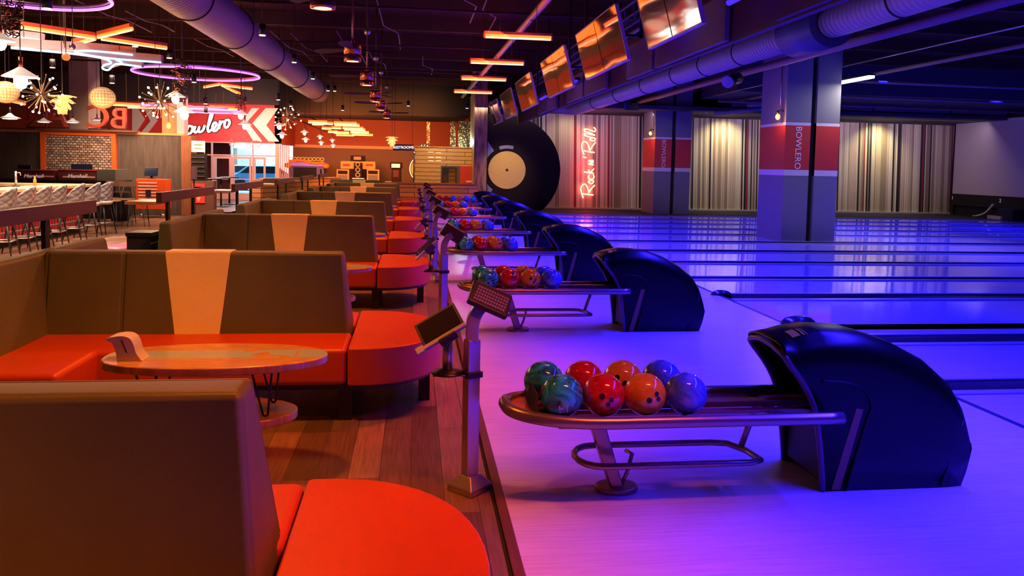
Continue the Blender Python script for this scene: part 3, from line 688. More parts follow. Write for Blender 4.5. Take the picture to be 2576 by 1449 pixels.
# the painted stripe is worn through towards the right end
mr = N.new('ShaderNodeMapRange'); mr.inputs[1].default_value = 0.0; mr.inputs[2].default_value = 0.3; mr.inputs[3].default_value = 0.0; mr.inputs[4].default_value = 1.0; L.new(sp.outputs[0], mr.inputs[0])
ab2 = N.new('ShaderNodeMath'); ab2.operation = 'LESS_THAN'; ab2.inputs[1].default_value = 0.42; L.new(sp.outputs[0], ab2.inputs[0])
g2 = N.new('ShaderNodeMath'); g2.operation = 'GREATER_THAN'; g2.inputs[1].default_value = 0.5; L.new(nz.outputs['Fac'], g2.inputs[0])
g3 = N.new('ShaderNodeMath'); g3.operation = 'GREATER_THAN'; g3.inputs[1].default_value = 0.12; L.new(sp.outputs[0], g3.inputs[0])
w1_ = N.new('ShaderNodeMath'); w1_.operation = 'MULTIPLY'; L.new(g2.outputs[0], w1_.inputs[0]); L.new(g3.outputs[0], w1_.inputs[1])
w2_ = N.new('ShaderNodeMath'); w2_.operation = 'MULTIPLY'; L.new(w1_.outputs[0], w2_.inputs[0]); L.new(ab2.outputs[0], w2_.inputs[1])
sb = N.new('ShaderNodeMath'); sb.operation = 'SUBTRACT'; sb.use_clamp = True; L.new(lt.outputs[0], sb.inputs[0]); L.new(w2_.outputs[0], sb.inputs[1])
mp = N.new('ShaderNodeMapping'); mp.inputs['Scale'].default_value = (2, 30, 1); L.new(tc.outputs['Object'], mp.inputs[0])
nw = N.new('ShaderNodeTexNoise'); nw.inputs['Scale'].default_value = 3; L.new(mp.outputs[0], nw.inputs['Vector'])
cr = N.new('ShaderNodeValToRGB'); e = cr.color_ramp.elements; e[0].position = 0.35; e[0].color = (0.36, 0.19, 0.06, 1); e[1].position = 0.65; e[1].color = (0.52, 0.30, 0.11, 1)
L.new(nw.outputs['Fac'], cr.inputs[0])
mx = N.new('ShaderNodeMix'); mx.data_type = 'RGBA'; mx.inputs[7].default_value = (0.30, 0.42, 0.62, 1)
L.new(sb.outputs[0], mx.inputs[0]); L.new(cr.outputs[0], mx.inputs[6]); L.new(mx.outputs[2], b.inputs['Base Color'])
def board_outline(L_, W_, z):
    P = []
    for i in range(40):
        a = 2 * PI * i / 40; c, s_ = math.cos(a), math.sin(a)
        x = L_ * c; 
        wv = W_ * math.copysign(abs(s_) ** (0.75 if c < 0 else 0.95), s_)
        P.append((x, wv, z))
    return P
def hairpin(mb, x, y, z0, z1, dx, dy):
    for s_ in (-1, 1): mb.tube([(x + s_ * 0.055, y, z1), (x + s_ * 0.012 + dx, y + dy, z0 + 0.01)], 0.006, 6)
    mb.tube([(x + 0.012 + dx, y + dy, z0 + 0.01), (x + dx, y + dy, z0 + 0.002), (x - 0.012 + dx, y + dy, z0 + 0.01)], 0.006, 6)
def make_table():
    t = thing('surfboard_table', '', 'table', (0, 0, 0), group='two-tier tables between the booths')
    MB().prism(board_outline(0.58, 0.275, 0.605), (0, 0, 0.045)).build('tabletop', M_surf, t, bevel=0.008)
    MB().prism(board_outline(0.56, 0.27, 0.30), (0, 0, 0.045)).build('lower_shelf', M_surf, t, bevel=0.008).location.x = -0.14
    for x, y in ((-0.33, -0.12), (-0.33, 0.12), (0.25, -0.12), (0.25, 0.12)):
        mb = MB(); hairpin(mb, x, y, 0.345, 0.606, 0.02, 0); mb.build('upper_leg', M_black, t)
        mb = MB(); hairpin(mb, x - 0.14, y * 0.9, 0.0, 0.301, 0.0, 0.03); mb.build('leg', M_black, t)
    return t
t0 = make_table(); ty = [a + 0.5 * (c - a) + 0.28 for a, c in zip(booth_y, booth_y[1:])]
for i, y in enumerate([4.25] + ty[1:]):
    t = t0 if i == 0 else copy_tree(t0)
    t.location = (-1.04 if i == 0 else -1.0, y, 0)
    t['label'] = ['two-tier surfboard table nearest the camera, napkin holder on its left end', 'second surfboard table, only its tips showing past the second booth', 'third surfboard table from the camera between booths', 'fourth surfboard table from the camera between booths', 'fifth surfboard table from the camera between booths', 'sixth surfboard table from the camera between booths'][i]
# wave-shaped menu holder on the near table
t = thing('menu_holder', 'pale grey wave-shaped menu holder on the left end of the near table', 'holder', (-1.47, 4.18, 0.65))
prof = [(x * 0.78, z * 0.86) for x, z in [(-0.05, 0.0), (0.10, 0.0), (0.10, 0.01), (0.07, 0.05), (0.055, 0.10), (0.03, 0.14), (-0.02, 0.155), (-0.10, 0.145), (-0.115, 0.13), (-0.085, 0.115), (-0.065, 0.08), (-0.055, 0.04)]]
MB().prism([(x, -0.055, z) for x, z in smooth_line(prof + [prof[0]], 3)[:-1] for z in [0] ] if False else [(q.x, -0.055, q.y) for q in smooth_line(prof, 3)], (0, 0.11, 0)).build('holder_body', mat('pale_grey_plastic', (0.45, 0.43, 0.45), 0.35), t, bevel=0.004)
MB().prism([(-0.02, -0.057, 0.115), (-0.014, -0.057, 0.115), (0.012, -0.057, 0.045), (0.006, -0.057, 0.045)], (0, 0.002, 0)).build('slot', M_dark, t)
# ------------------------------------------------------------------ scoring stands at the edge of the lanes
M_key = mat('keyboard_black', (0.03, 0.02, 0.03), 0.35)
M_keycap = mat('keyboard_keys', (0.28, 0.2, 0.3), 0.4)
def make_stand():
    t = thing('scoring_stand', '', 'scoring stand', (0, 0, 0), group='scoring stands beside the lanes')
    z = [(0.105, 0.0), (0.105, 0.032), (0.045, 0.085)]
    mb = MB(); Rz = Matrix.Rotation(PI / 4, 3, 'Z')
    mb.lathe((0, 0, 0), [(0.0, 0.0), (0.118, 0.0), (0.118, 0.032), (0.055, 0.085), (0.0, 0.085)], 4)
    ob = mb.build('base', M_post, t, bevel=0.004); ob.data.polygons.foreach_set('use_smooth', [False] * len(ob.data.polygons))
    MB().box(-0.037, 0.037, -0.03, 0.03, 0.08, 0.80).build('post', M_post, t, bevel=0.007).rotation_euler.z = 0.45
    mb = MB(); mb.tube(smooth_line([(0, 0, 0.79), (0.0, 0, 0.86), (0.012, 0, 0.92), (0.045, 0.01, 0.965), (0.085, 0.01, 0.985)], 4), 0.046, 4); mb.build('neck', M_post, t, bevel=0.005)
    # keyboard head, tilted to the seats
    kb = thing('keyboard', None, None, (0.125, 0.0, 1.02)); kb.parent = t
    for k_ in ('label', 'category', 'group'):
        if k_ in kb: del kb[k_]
    bpy.data.objects.remove(kb)
    K = Matrix.Rotation(math.radians(24), 3, 'Y') @ Matrix.Rotation(math.radians(42), 3, 'X')
    c = Vector((0.088, 0.0, 1.005))
    o = MB().cbox((0, 0, 0), (0.225, 0.155, 0.036)).build('keyboard', M_key, t, bevel=0.012, seg=3); o.location = c; o.rotation_euler = K.to_euler()
    mb = MB(); mb.box(-0.095, 0.095, -0.062, 0.055, 0.018, 0.0195, 0)
    for r in range(5):
        for q in range(12): mb.box(-0.088 + q * 0.0148 + r * 0.002, -0.088 + q * 0.0148 + 0.0105 + r * 0.002, -0.055 + r * 0.021, -0.055 + r * 0.021 + 0.0145, 0.0195, 0.0225, 1)
    kk = mb.build('keypad', [M_key, M_keycap], o)
    # collar, side shelf, tablet on its own short column
    MB().box(-0.046, 0.046, -0.042, 0.042, 0.60, 0.632).build('collar', M_black, t, bevel=0.004).rotation_euler.z = 0.45
    MB().box(-0.20, -0.03, -0.035, 0.035, 0.612, 0.620).build('side_bracket', M_champ, t)
    MB().lathe((-0.125, 0.0, 0.62), [(0, 0), (0.082, 0), (0.082, 0.008), (0.03, 0.022), (0, 0.022)], 28).build('swivel_plate', M_black, t)
    MB().cyl((-0.125, 0, 0.635), (-0.125, 0, 0.80), 0.026, 16).build('tablet_post', M_steel, t)
    MB().cyl((-0.125, 0, 0.80), (-0.125, 0, 0.83), 0.034, 16).build('swivel_joint', M_black, t)
    Tm = Matrix.Rotation(math.radians(-31), 3, 'Y') @ Matrix.Rotation(math.radians(46), 3, 'X')
    tb = MB().cbox((0, 0, 0), (0.235, 0.15, 0.018)).build('tablet', mat('tablet_shell', (0.05, 0.045, 0.05), 0.4), t, bevel=0.005); tb.location = (-0.17, -0.02, 0.875); tb.rotation_euler = Tm.to_euler()
    MB().box(-0.105, 0.105, -0.062, 0.062, 0.009, 0.0105).build('display', mat('unlit_display', (0.02, 0.015, 0.018), 0.2, spec=0.25), tb)
    MB().box(-0.12, 0.12, -0.085, -0.066, -0.012, 0.014).build('edge_strip', mat('pale_edge', (0.45, 0.42, 0.48), 0.35), tb)
    mb = MB(); mb.box(-0.04, 0.06, -0.10, 0.05, -0.04, -0.009); mb.box(-0.04, 0.06, -0.105, -0.085, -0.03, 0.03); mb.build('clamp', M_key, tb, bevel=0.008)
    mb = MB(); mb.box(-0.165, -0.12, -0.09, -0.05, -0.012, 0.010); mb.build('card_reader', mat('pale_edge', (0.45, 0.42, 0.48), 0.35), tb, bevel=0.004)
    return t
s0 = make_stand()
for i, (x, y) in enumerate([(0.305, 3.93), (0.30, 7.75), (0.30, 11.15), (0.30, 14.6), (0.30, 18.3), (0.30, 21.8), (0.30, 24.6)]):
    t = s0 if i == 0 else copy_tree(s0)
    t.location = (x, y, 0)
    if i > 0:
        for ch in t.children:
            if ch.name.startswith('keyboard'):
                ch.rotation_euler = (Matrix.Rotation(math.radians(30), 3, 'Y') @ Matrix.Rotation(math.radians(-60), 3, 'X')).to_euler()
            if ch.name.startswith('tablet') and not ch.name.startswith('tablet_post'):
                ch.rotation_euler = (Matrix.Rotation(math.radians(-42), 3, 'Y') @ Matrix.Rotation(math.radians(16 if i == 1 else 2), 3, 'X')).to_euler()
    t['label'] = ['metal scoring stand nearest the camera, purple-lit keyboard and a tablet', 'second scoring stand from the camera, tablet glowing orange beside it', 'third scoring stand from the camera at the lane edge',
                  'fourth scoring stand from the camera at the lane edge', 'fifth scoring stand from the camera at the lane edge', 'sixth scoring stand from the camera at the lane edge', 'farthest scoring stand, before the planked counter'][i]
# ------------------------------------------------------------------ ottomans and low black cabinets left of the booths
M_plum = mat('plum_leather', (0.42, 0.10, 0.20), 0.4)
for i, (x, y) in enumerate([(-4.12, 11.65), (-4.2, 13.1)]):
    t = thing('round_ottoman', ['round plum-topped ottoman beyond the second booth', 'round plum-topped ottoman half behind a low black cabinet'][i], 'ottoman', (x, y, 0), group='plum ottomans')
    MB().lathe((0, 0, 0), [(0, 0.44), (0.24, 0.44), (0.28, 0.43), (0.30, 0.40), (0.29, 0.36), (0, 0.36)][::-1], 28).build('cushion', M_plum, t)
    MB().cyl((0, 0, 0.05), (0, 0, 0.37), 0.27, 28).build('drum', M_dark, t)
    MB().cyl((0, 0, 0.0), (0, 0, 0.05), 0.19, 28).build('plinth', M_black, t)
for i, y in enumerate([8.72, 12.2, 15.9, 19.35]):
    t = thing('side_cabinet', 'low black cabinet with a red reflection line beside the %s booth from the camera' % ['third', 'fourth', 'fifth', 'sixth'][i], 'cabinet', (-2.85, y, 0), group='low black cabinets')
    MB().box(-0.12, 0.12, -0.3, 0.02, 0.0, 0.88).build('cabinet_body', M_dark, t)
    MB().box(-0.13, 0.13, -0.31, 0.03, 0.88, 0.92).build('cabinet_top', M_black, t)
    MB().box(0.12, 0.125, -0.3, 0.02, 0.80, 0.815).build('reflection_line', mat('salmon_reflection', (0.8, 0.25, 0.15), 0.5), t)  # coloured strip stands in for an orange reflection
# ------------------------------------------------------------------ drink rails on posts
M_rail = noisy(mat('drink_rail_board', (0.07, 0.03, 0.035), 0.45), (0.065, 0.032, 0.012), (0.095, 0.046, 0.018), (6, 0.4, 1), 3)
for i, y0 in enumerate([4.85, 8.84, 12.32, 16.02, 19.5, 23.0]):
    t = thing('drink_rail', ['dark drink rail nearest the camera, before the tufted bar stools', 'dark drink rail with a wood shelf before the red tool chest', 'third drink rail from the camera, before the glass doors', 'fourth drink rail, before the planked low wall', 'fifth drink rail, before the purple claw-prize machine', 'farthest and smallest drink rail of the row'][i], 'drink rail', (-2.78, y0, 0), group='drink rails behind the booths')
    MB().box(-0.03, 0.03, 0, 2.25, 1.215, 1.325).build('rail_board', M_rail, t, bevel=0.004)
    for yy in (0.42, 1.45): MB().box(-0.05, -0.03 + 0.012, yy - 0.038, yy + 0.038, 0.0, 1.30).build('post', M_black, t)
    MB().box(-0.34, -0.03, -0.05, 0.5, 1.19, 1.225).build('wood_shelf', M_oak, t, bevel=0.004)
# ------------------------------------------------------------------ bar with tufted stools
t = thing('bar_counter', 'long pale wood bar counter with red glowing front behind the stools', 'bar', (-7.15, 18.4, 0))
mb = MB(); mb.box(-0.62, 0.0, -11, 0.0, 1.03, 1.09); mb.box(-3.2, -0.62, -0.7, 0.0, 1.03, 1.09); mb.build('bar_top', planks('bar_pale_wood', (0.85, 0.60, 0.30), (0.75, 0.5, 0.24), (0.6, 0.4, 0.2), 2.0, 0.12, 0.35, PI / 2, 0.001, grain=0.2), t, bevel=0.005)
M_redpanel = mat('red_backlit_panel', (0.16, 0.01, 0.01), 0.5, emit=(1.0, 0.02, 0.01), es=0.3); nt, N, L, b = nodes(M_redpanel)
tc = N.new('ShaderNodeTexCoord'); wv = N.new('ShaderNodeTexWave'); wv.inputs['Scale'].default_value = 2.6; wv.inputs['Distortion'].default_value = 3; wv.bands_direction = 'Y'; wv.inputs['Detail'].default_value = 3
mr = N.new('ShaderNodeMapRange'); mr.inputs[3].default_value = 0.0; mr.inputs[4].default_value = 0.35
L.new(tc.outputs['Object'], wv.inputs['Vector']); L.new(wv.outputs['Fac'], mr.inputs[0]); L.new(mr.outputs[0], b.inputs['Emission Strength'])
MB().box(-0.30, -0.24, -11, -0.1, 0.12, 1.03).build('bar_front', M_redpanel, t)
MB().box(-0.34, -0.28, -11, -0.1, 0.0, 0.14).build('kick_plate', M_dark, t)
MB().box(-3.1, -0.5, -0.5, -0.1, 0.0, 1.03).build('bar_end', mat('bar_dark_panel', (0.10, 0.03, 0.02), 0.5), t)
mb = MB().tube([(-0.12, -11, 0.3), (-0.12, -0.3, 0.3)], 0.02, 8); mb.build('foot_rail', M_steel, t)
light('AREA', 'bar_front_light', (-7.2, 14.5, 0.95), 16, (1, 0.05, 0.03), 0.3, 9, target=(-7.0, 14.5, 0), spec=0.3)
M_tuft = noisy(mat('tufted_grey_fabric', (0.42, 0.32, 0.31), 0.7), (0.20, 0.17, 0.17), (0.27, 0.225, 0.22), (1, 1, 1), 6); nt, N, L, b = nodes(M_tuft)
tc = N.new('ShaderNodeTexCoord'); mp = N.new('ShaderNodeMapping'); mp.inputs['Rotation'].default_value = (PI / 4, 0, 0); vo = N.new('ShaderNodeTexVoronoi'); vo.inputs['Scale'].default_value = 11; vo.inputs['Randomness'].default_value = 0
bp = N.new('ShaderNodeBump'); bp.inputs['Strength'].default_value = 1.0; bp.inputs['Distance'].default_value = 0.03; bp.invert = True
L.new(tc.outputs['Object'], mp.inputs[0]); L.new(mp.outputs[0], vo.inputs['Vector']); L.new(vo.outputs['Distance'], bp.inputs['Height']); L.new(bp.outputs[0], b.inputs['Normal'])
def make_stool():
    t = thing('bar_stool', '', 'bar stool', (0, 0, 0), group='tufted stools along the bar')
    # curved shell: seat pan running up into a wrapped back (back on the +x side, facing the bar)
    mb = MB(); rows = []
    for j in range(13):
        u = j / 12.0; row = []
        for i in range(13):
            a = -PI * 0.62 + PI * 1.24 * i / 12
            hgt = 0.70 + (0.46 * max(0, math.cos(a * 0.80)) ** 0.55) * u
            r = 0.225 + 0.03 * u
            row.append(mb.bm.verts.new((r * math.cos(a), r * math.sin(a) * 1.02, hgt)))
        rows.append(row)
    for A, C in zip(rows, rows[1:]):
        for i in range(12): mb._f([A[i], A[i + 1], C[i + 1], C[i]], 0, True)
    mb.build('backrest', M_tuft, t, solid=0.045)
    MB().lathe((0, 0, 0.66), [(0, 0.0), (0.2, 0.0), (0.235, 0.03), (0.23, 0.08), (0.19, 0.10), (0, 0.10)], 24).build('seat', mat('pale_seat_fabric', (0.62, 0.55, 0.5), 0.7), t)
    for sx in (-1, 1):
        for sy in (-1, 1): MB().tube([(0.12 * sx, 0.12 * sy, 0.67), (0.22 * sx, 0.22 * sy, 0.0)], [0.018, 0.011], 8).build('leg', M_black, t)
    mb = MB(); q = 0.186
    mb.tube([(-q, -q, 0.26), (q, -q, 0.26), (q, q, 0.26), (-q, q, 0.26)], 0.011, 6, closed=True); mb.build('footring', M_steel, t)
    return t
st = make_stool()
sp_ = [(-6.86, 17.95), (-6.87, 17.28), (-6.87, 16.5), (-6.87, 15.68), (-6.87, 15.05), (-6.87, 14.45), (-6.87, 13.8)]
for i, (x, y) in enumerate(sp_):
    t = st if i == 0 else copy_tree(st)
    t.location = (x, y, 0); t.rotation_euler = (0, 0, 0.15 if i else -0.15)
    t['label'] = ['tufted grey bar stool at the far right end of the row', 'tufted bar stool next to the right-end one', 'third tufted bar stool from the right end of the row', 'fourth tufted bar stool from the right end of the row', 'fifth tufted bar stool from the right end of the row', 'sixth tufted bar stool from the right end of the row', 'tufted bar stool cut by the left edge of the photo'][i]
# things on the bar
def on_bar(px, py, z=1.09): return onZ(px, py, z)
p = onY(40, 462, 16.0)
o = thing('beer_tap', 'slim metal tap column standing on the bar top', 'tap', (p.x, 16.0, 1.09))
MB().cyl((0, 0, 0), (0, 0, 0.30), 0.022, 12).build('column', M_steel, o); MB().cyl((0, 0, 0), (0, 0, 0.02), 0.07, 16).build('base', M_black, o); MB().tube([(0, 0, 0.27), (0.08, 0, 0.27), (0.09, 0, 0.22)], 0.01, 6).build('spout', M_steel, o)
p = onY(50, 452, 16.4)
o = MB().lathe((0, 0, 0), [(0, 0), (0.03, 0), (0.03, 0.12), (0.012, 0.16), (0.012, 0.19), (0, 0.19)], 14).build('sauce_bottle', mat('orange_plastic', (0.9, 0.25, 0.05), 0.4), loc=(-7.6, 16.6, 1.09)); tag(o, 'small orange bottle on the bar beside the tap', 'bottle')
# ------------------------------------------------------------------ back bar, far left
M_weather = noisy(mat('weathered_panel', (0.15, 0.11, 0.09), 0.7), (0.055, 0.043, 0.033), (0.115, 0.092, 0.07), (5, 5, 0.7), 2.2, 8, lo=0.3, hi=0.75)
YB = 24.0
def P2(px, py, Y): q = onY(px, py, Y); return q.x, q.z
def panel(px0, py0, px1, py1, Y, thick, m, name, parent=None, bevel=0.0):
    x0, z1 = P2(px0, py0, Y); x1, z0 = P2(px1, py1, Y)
    x1b, z1b = P2(px1, py0, Y)
    return MB().box(x0, x1, Y, Y + thick, min(z0, z1), (z1 + z1b) / 2).build(name, m, parent, bevel=bevel)
x0, z1 = P2(-80, 332, YB); x1, _ = P2(463, 340, YB)
struct(MB().box(x0, x1, YB, YB + 0.3, 0, 2.38), 'wall_3', M_weather)
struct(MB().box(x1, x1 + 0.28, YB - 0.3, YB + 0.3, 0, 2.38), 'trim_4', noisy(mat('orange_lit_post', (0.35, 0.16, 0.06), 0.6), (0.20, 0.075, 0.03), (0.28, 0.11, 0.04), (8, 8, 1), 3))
struct(MB().box(x1 - 6.0, x1, YB - 0.02, YB + 0.32, 2.38, 2.44), 'trim_5', mat('orange_ledge', (0.8, 0.32, 0.1), 0.5))
# cassette mural in its orange frame
M_tape = mat('cassette_print', (0.4, 0.3, 0.25), 0.6); nt, N, L, b = nodes(M_tape)
tc = N.new('ShaderNodeTexCoord'); sp = N.new('ShaderNodeSeparateXYZ'); cm = N.new('ShaderNodeCombineXYZ'); L.new(tc.outputs['Object'], sp.inputs[0]); L.new(sp.outputs[0], cm.inputs[0]); L.new(sp.outputs[2], cm.inputs[1])
br = N.new('ShaderNodeTexBrick'); br.inputs['Scale'].default_value = 1; br.inputs['Brick Width'].default_value = 0.115; br.inputs['Row Height'].default_value = 0.07; br.inputs['Mortar Size'].default_value = 0.012; br.inputs['Bias'].default_value = -0.2
br.inputs['Color1'].default_value = (0.85, 0.70, 0.55, 1); br.inputs['Color2'].default_value = (0.22, 0.15, 0.13, 1); br.inputs['Mortar'].default_value = (0.09, 0.06, 0.055, 1)
L.new(cm.outputs[0], br.inputs['Vector'])
b2 = N.new('ShaderNodeTexBrick'); b2.inputs['Scale'].default_value = 1; b2.inputs['Brick Width'].default_value = 0.045; b2.inputs['Row Height'].default_value = 0.035; b2.inputs['Mortar Size'].default_value = 0.008
b2.inputs['Color1'].default_value = (1.2, 1.1, 1, 1); b2.inputs['Color2'].default_value = (0.35, 0.3, 0.3, 1); b2.inputs['Mortar'].default_value = (0.6, 0.55, 0.5, 1)
L.new(cm.outputs[0], b2.inputs['Vector'])
mx = N.new('ShaderNodeVectorMath'); mx.operation = 'MULTIPLY'; L.new(br.outputs['Color'], mx.inputs[0]); L.new(b2.outputs['Color'], mx.inputs[1]); L.new(mx.outputs[0], b.inputs['Base Color'])
t = thing('framed_mural', 'orange-framed mural of stacked cassettes above the back bar', 'mural')
panel(112, 342, 282, 432, YB - 0.09, 0.05, M_tape, 'mural_print', t)
x0, z1 = P2(101, 331, YB - 0.1); x1, z0 = P2(292, 432, YB - 0.1); _, z1b = P2(292, 335, YB - 0.1)
M_orf = mat('orange_frame', (0.80, 0.13, 0.02), 0.45)
mb = MB(); mb.box(x0, x0 + 0.14, YB - 0.12, YB, 1.2, z1b); mb.box(x1 - 0.12, x1, YB - 0.12, YB, 1.2, z1b); mb.box(x0 + 0.14, x1 - 0.12, YB - 0.12, YB, z1b - 0.09, z1b + 0.05); mb.build('frame', M_orf, t)
# amplifier-style back bar cabinets
M_amp = mat('amplifier_maroon', (0.14, 0.03, 0.025), 0.4)
for i, (a, c, lx) in enumerate([(42, 138, 85), (146, 242, 195)]):
    t = thing('amplifier_cabinet', ['left maroon amplifier-fronted cabinet on the back bar, lettering half hidden', 'right maroon amplifier-fronted cabinet on the back bar with white lettering'][i], 'cabinet', (0, 0, 0), group='amplifier cabinets on the back bar')
    Y = 22.4
    x0, z1 = P2(a, 428, Y); x1, z0 = P2(c, 457, Y); z0 = 1.05
    MB().box(x0, x1, Y, Y + 0.5, z0, z1).build('case', M_amp, t, bevel=0.01)
    MB().box(x0 - 0.02, x1 + 0.02, Y - 0.02, Y + 0.5, z1, z1 + 0.02).build('top_edge', mat('bright_maroon', (0.42, 0.06, 0.05), 0.4), t)
    MB().box(x0 + 0.2 if i == 0 else x0 + 0.12, x1 - 0.03, Y - 0.012, Y, z0 + 0.07, z0 + 0.11).build('control_strip', mat('pale_strip', (0.8, 0.6, 0.5), 0.5), t)
    q = onY(lx, 444 - 1, Y - 0.02)
    lettering('Marshall', 'lettering', mat('white_print', (0.9, 0.88, 0.9), 0.5), t, (q.x, Y - 0.02, q.z), (1, 0, 0.02), (0.25, 0, 1), 0.15)
t = thing('back_bar', 'black back bar counter under the cassette mural', 'counter', (0, 0, 0))
x0, _ = P2(-60, 455, 22.4); x1, _ = P2(290, 455, 22.4)
MB().box(x0, x1, 22.38, 23.6, 0, 1.0).build('counter_body', M_dark, t); MB().box(x0, x1 + 0.02, 22.34, 23.6, 1.0, 1.05).build('counter_top', M_black, t)
MB().box(P2(243, 430, 22.4)[0], x1, 22.4, 23.5, 1.05, 1.36).build('side_box', mat('grey_green_panel', (0.10, 0.11, 0.09), 0.6), t)
def monitor(name, px, py, Y, wd, hg, label, tilt=-0.25, stand=0.08, group=None):
    q = onY(px, py, Y); t = thing(name, label, 'screen', (q.x, Y, q.z), 0.0, group)
    R = Matrix.Rotation(tilt, 3, 'X')
    MB().cbox((0, 0, hg / 2 + stand), (wd, 0.03, hg), R).build('screen', mat('dim_blue_screen', (0.01, 0.02, 0.05), 0.15, spec=0.7), t, bevel=0.006)
    mb = MB(); mb.box(-0.03, 0.03, 0.0, 0.04, 0, stand + hg * 0.4); mb.box(-wd * 0.28, wd * 0.28, -0.08, 0.1, 0, 0.015); mb.build('stand', M_black, t)
    return t
monitor('monitor', 62, 428, 22.6, 0.34, 0.13, 'small dark monitor on the left amplifier cabinet', stand=0.01)
for px, lb in ((193, 'left of the two dark monitors before the cassette mural'), (219, 'right of the two dark monitors before the cassette mural')):
    monitor('monitor', px, 430, 22.7, 0.28, 0.17, lb, tilt=0, stand=0.02, group='monitors before the cassette mural')
# tool chest with till
M_chest = mat('tool_chest_orange', (0.80, 0.11, 0.02), 0.35)
q0 = onZ(352, 521, 0.0); Yt = 22.9
x0, z1 = P2(341, 450, Yt); x1, _ = P2(415, 450, Yt)
t = thing('tool_chest', 'orange-red rolling tool chest with white drawers beside the dark panels', 'tool chest', ((x0 + x1) / 2, Yt, 0)); hw = (x1 - x0) / 2
MB().box(-hw, hw, 0, 0.55, 0.25, z1).build('cabinet', M_chest, t, bevel=0.01)
for i in range(6):
    zz = z1 - 0.09 - i * 0.09
    MB().box(-hw + 0.07, hw * 0.45, -0.015, 0.01, zz - 0.035, zz).build('drawer', mat('drawer_white', (0.85, 0.7, 0.6), 0.4), t)
mb = MB()
for sx in (-hw + 0.12, hw - 0.1): mb.lathe((sx, 0.1, 0.0), [(0, 0), (0.05, 0.02), (0.06, 0.06), (0.05, 0.11), (0, 0.12)], 12); mb.box(sx - 0.03, sx + 0.03, 0.06, 0.14, 0.1, 0.26)
mb.build('caster', M_steel, t)
MB().box(-0.12, 0.02, -0.03, -0.015, z1 - 0.5, z1 - 0.3).build('emblem', M_dark, t)
monitor('till_monitor', 381, 449, 23.1, 0.36, 0.26, 'till monitor standing on the orange tool chest', tilt=-0.3, stand=0.06)
# low stools and small table between bar and chest
M_lw = mat('light_wood', (0.42, 0.26, 0.14), 0.5)
def lowstool(px, py, Y, lab, back=True):
    q = onY(px, py, Y); t = thing('backed_stool', lab, 'stool', (q.x, Y, 0), group='wood stools near the tool chest')
    MB().cyl((0, 0, 0.62), (0, 0, 0.66), 0.24, 20).build('seat', M_lw, t)
    for sx, sy in ((-1, -1), (1, -1), (1, 1), (-1, 1)):
        mb = MB(); mb.tube([(sx * 0.17, sy * 0.12, 0.62), (sx * 0.2, sy * 0.16, 0.01), (sx * 0.12, sy * 0.17, 0.62)], 0.008, 5); mb.build('leg', M_black, t)
    if back:
        MB().box(-0.22, 0.22, 0.17, 0.20, 0.95, 1.09).build('backrest', M_lw, t, bevel=0.01)
        for sx in (-1, 1): MB().cyl((sx * 0.16, 0.15, 0.65), (sx * 0.09, 0.185, 0.97), 0.01, 6).build('back_post', M_lw, t)
lowstool(315, 520, 20.6, 'backed wood stool with hairpin legs between bar and tool chest')
lowstool(283, 520, 20.8, 'backed wood stool closest to the right end of the bar')
lowstool(278, 525, 19.8, 'backless wood stool on hairpin legs beside the right-end bar stool', False)
lowstool(348, 525, 19.8, 'backless wood stool on hairpin legs beside the tool chest', False)
t = thing('bar_table_umbrella_base', 'black drum-shaped bin behind the backed wood stools', 'bin', (onY(302, 500, 21.8).x, 21.8, 0))
MB().lathe((0, 0, 0), [(0, 0), (0.22, 0), (0.26, 0.75), (0.24, 0.78), (0, 0.78)], 24).build('drum', M_dark, t)
t.name = 'waste_bin'
# channel letters on the ledge, seen from behind
M_letter = mat('red_channel_letter', (0.42, 0.05, 0.02), 0.5)
for ch, px, py, sz in (('N', 90, 302, 0.95), ('A', 143, 304, 0.95), ('C', 246, 310, 0.95), ('B', 301, 310, 0.88)):
    q = onY(px, py, 23.92); t = thing('channel_letter', 'big red sign letter %s seen from behind on the ledge above the back bar' % ch, 'sign letter', (q.x, 23.92, 2.49), group='big red letters over the back bar')
    lettering(ch, 'letter_body', M_letter, t, (0, 0, sz * 0.36), (1, 0, 0), (0, 0, 1), sz, 0.14, mirror=True)
    MB().box(-sz * 0.25, sz * 0.25, -0.06, 0.06, 0, 0.04).build('mount', M_dark, t)
struct(MB().box(-13, P2(330, 330, 23.4)[0], 23.75, 24.15, 2.44, 2.49), 'trim_6', mat('dark_ledge', (0.12, 0.05, 0.03), 0.6))
# tall concrete column
x0, _ = P2(174, 250, 25.2); x1, _ = P2(222, 250, 25.2)
t = thing('concrete_column', 'bare concrete column rising behind the red sign letters', 'column', (0, 0, 0))
MB().box(x0, x1, 25.2, 26.1, 0, 5.3).build('shaft', noisy(mat('concrete', (0.3, 0.24, 0.2), 0.8), (0.26, 0.21, 0.18), (0.36, 0.29, 0.24), (1, 1, 1), 1.5, 6), t)
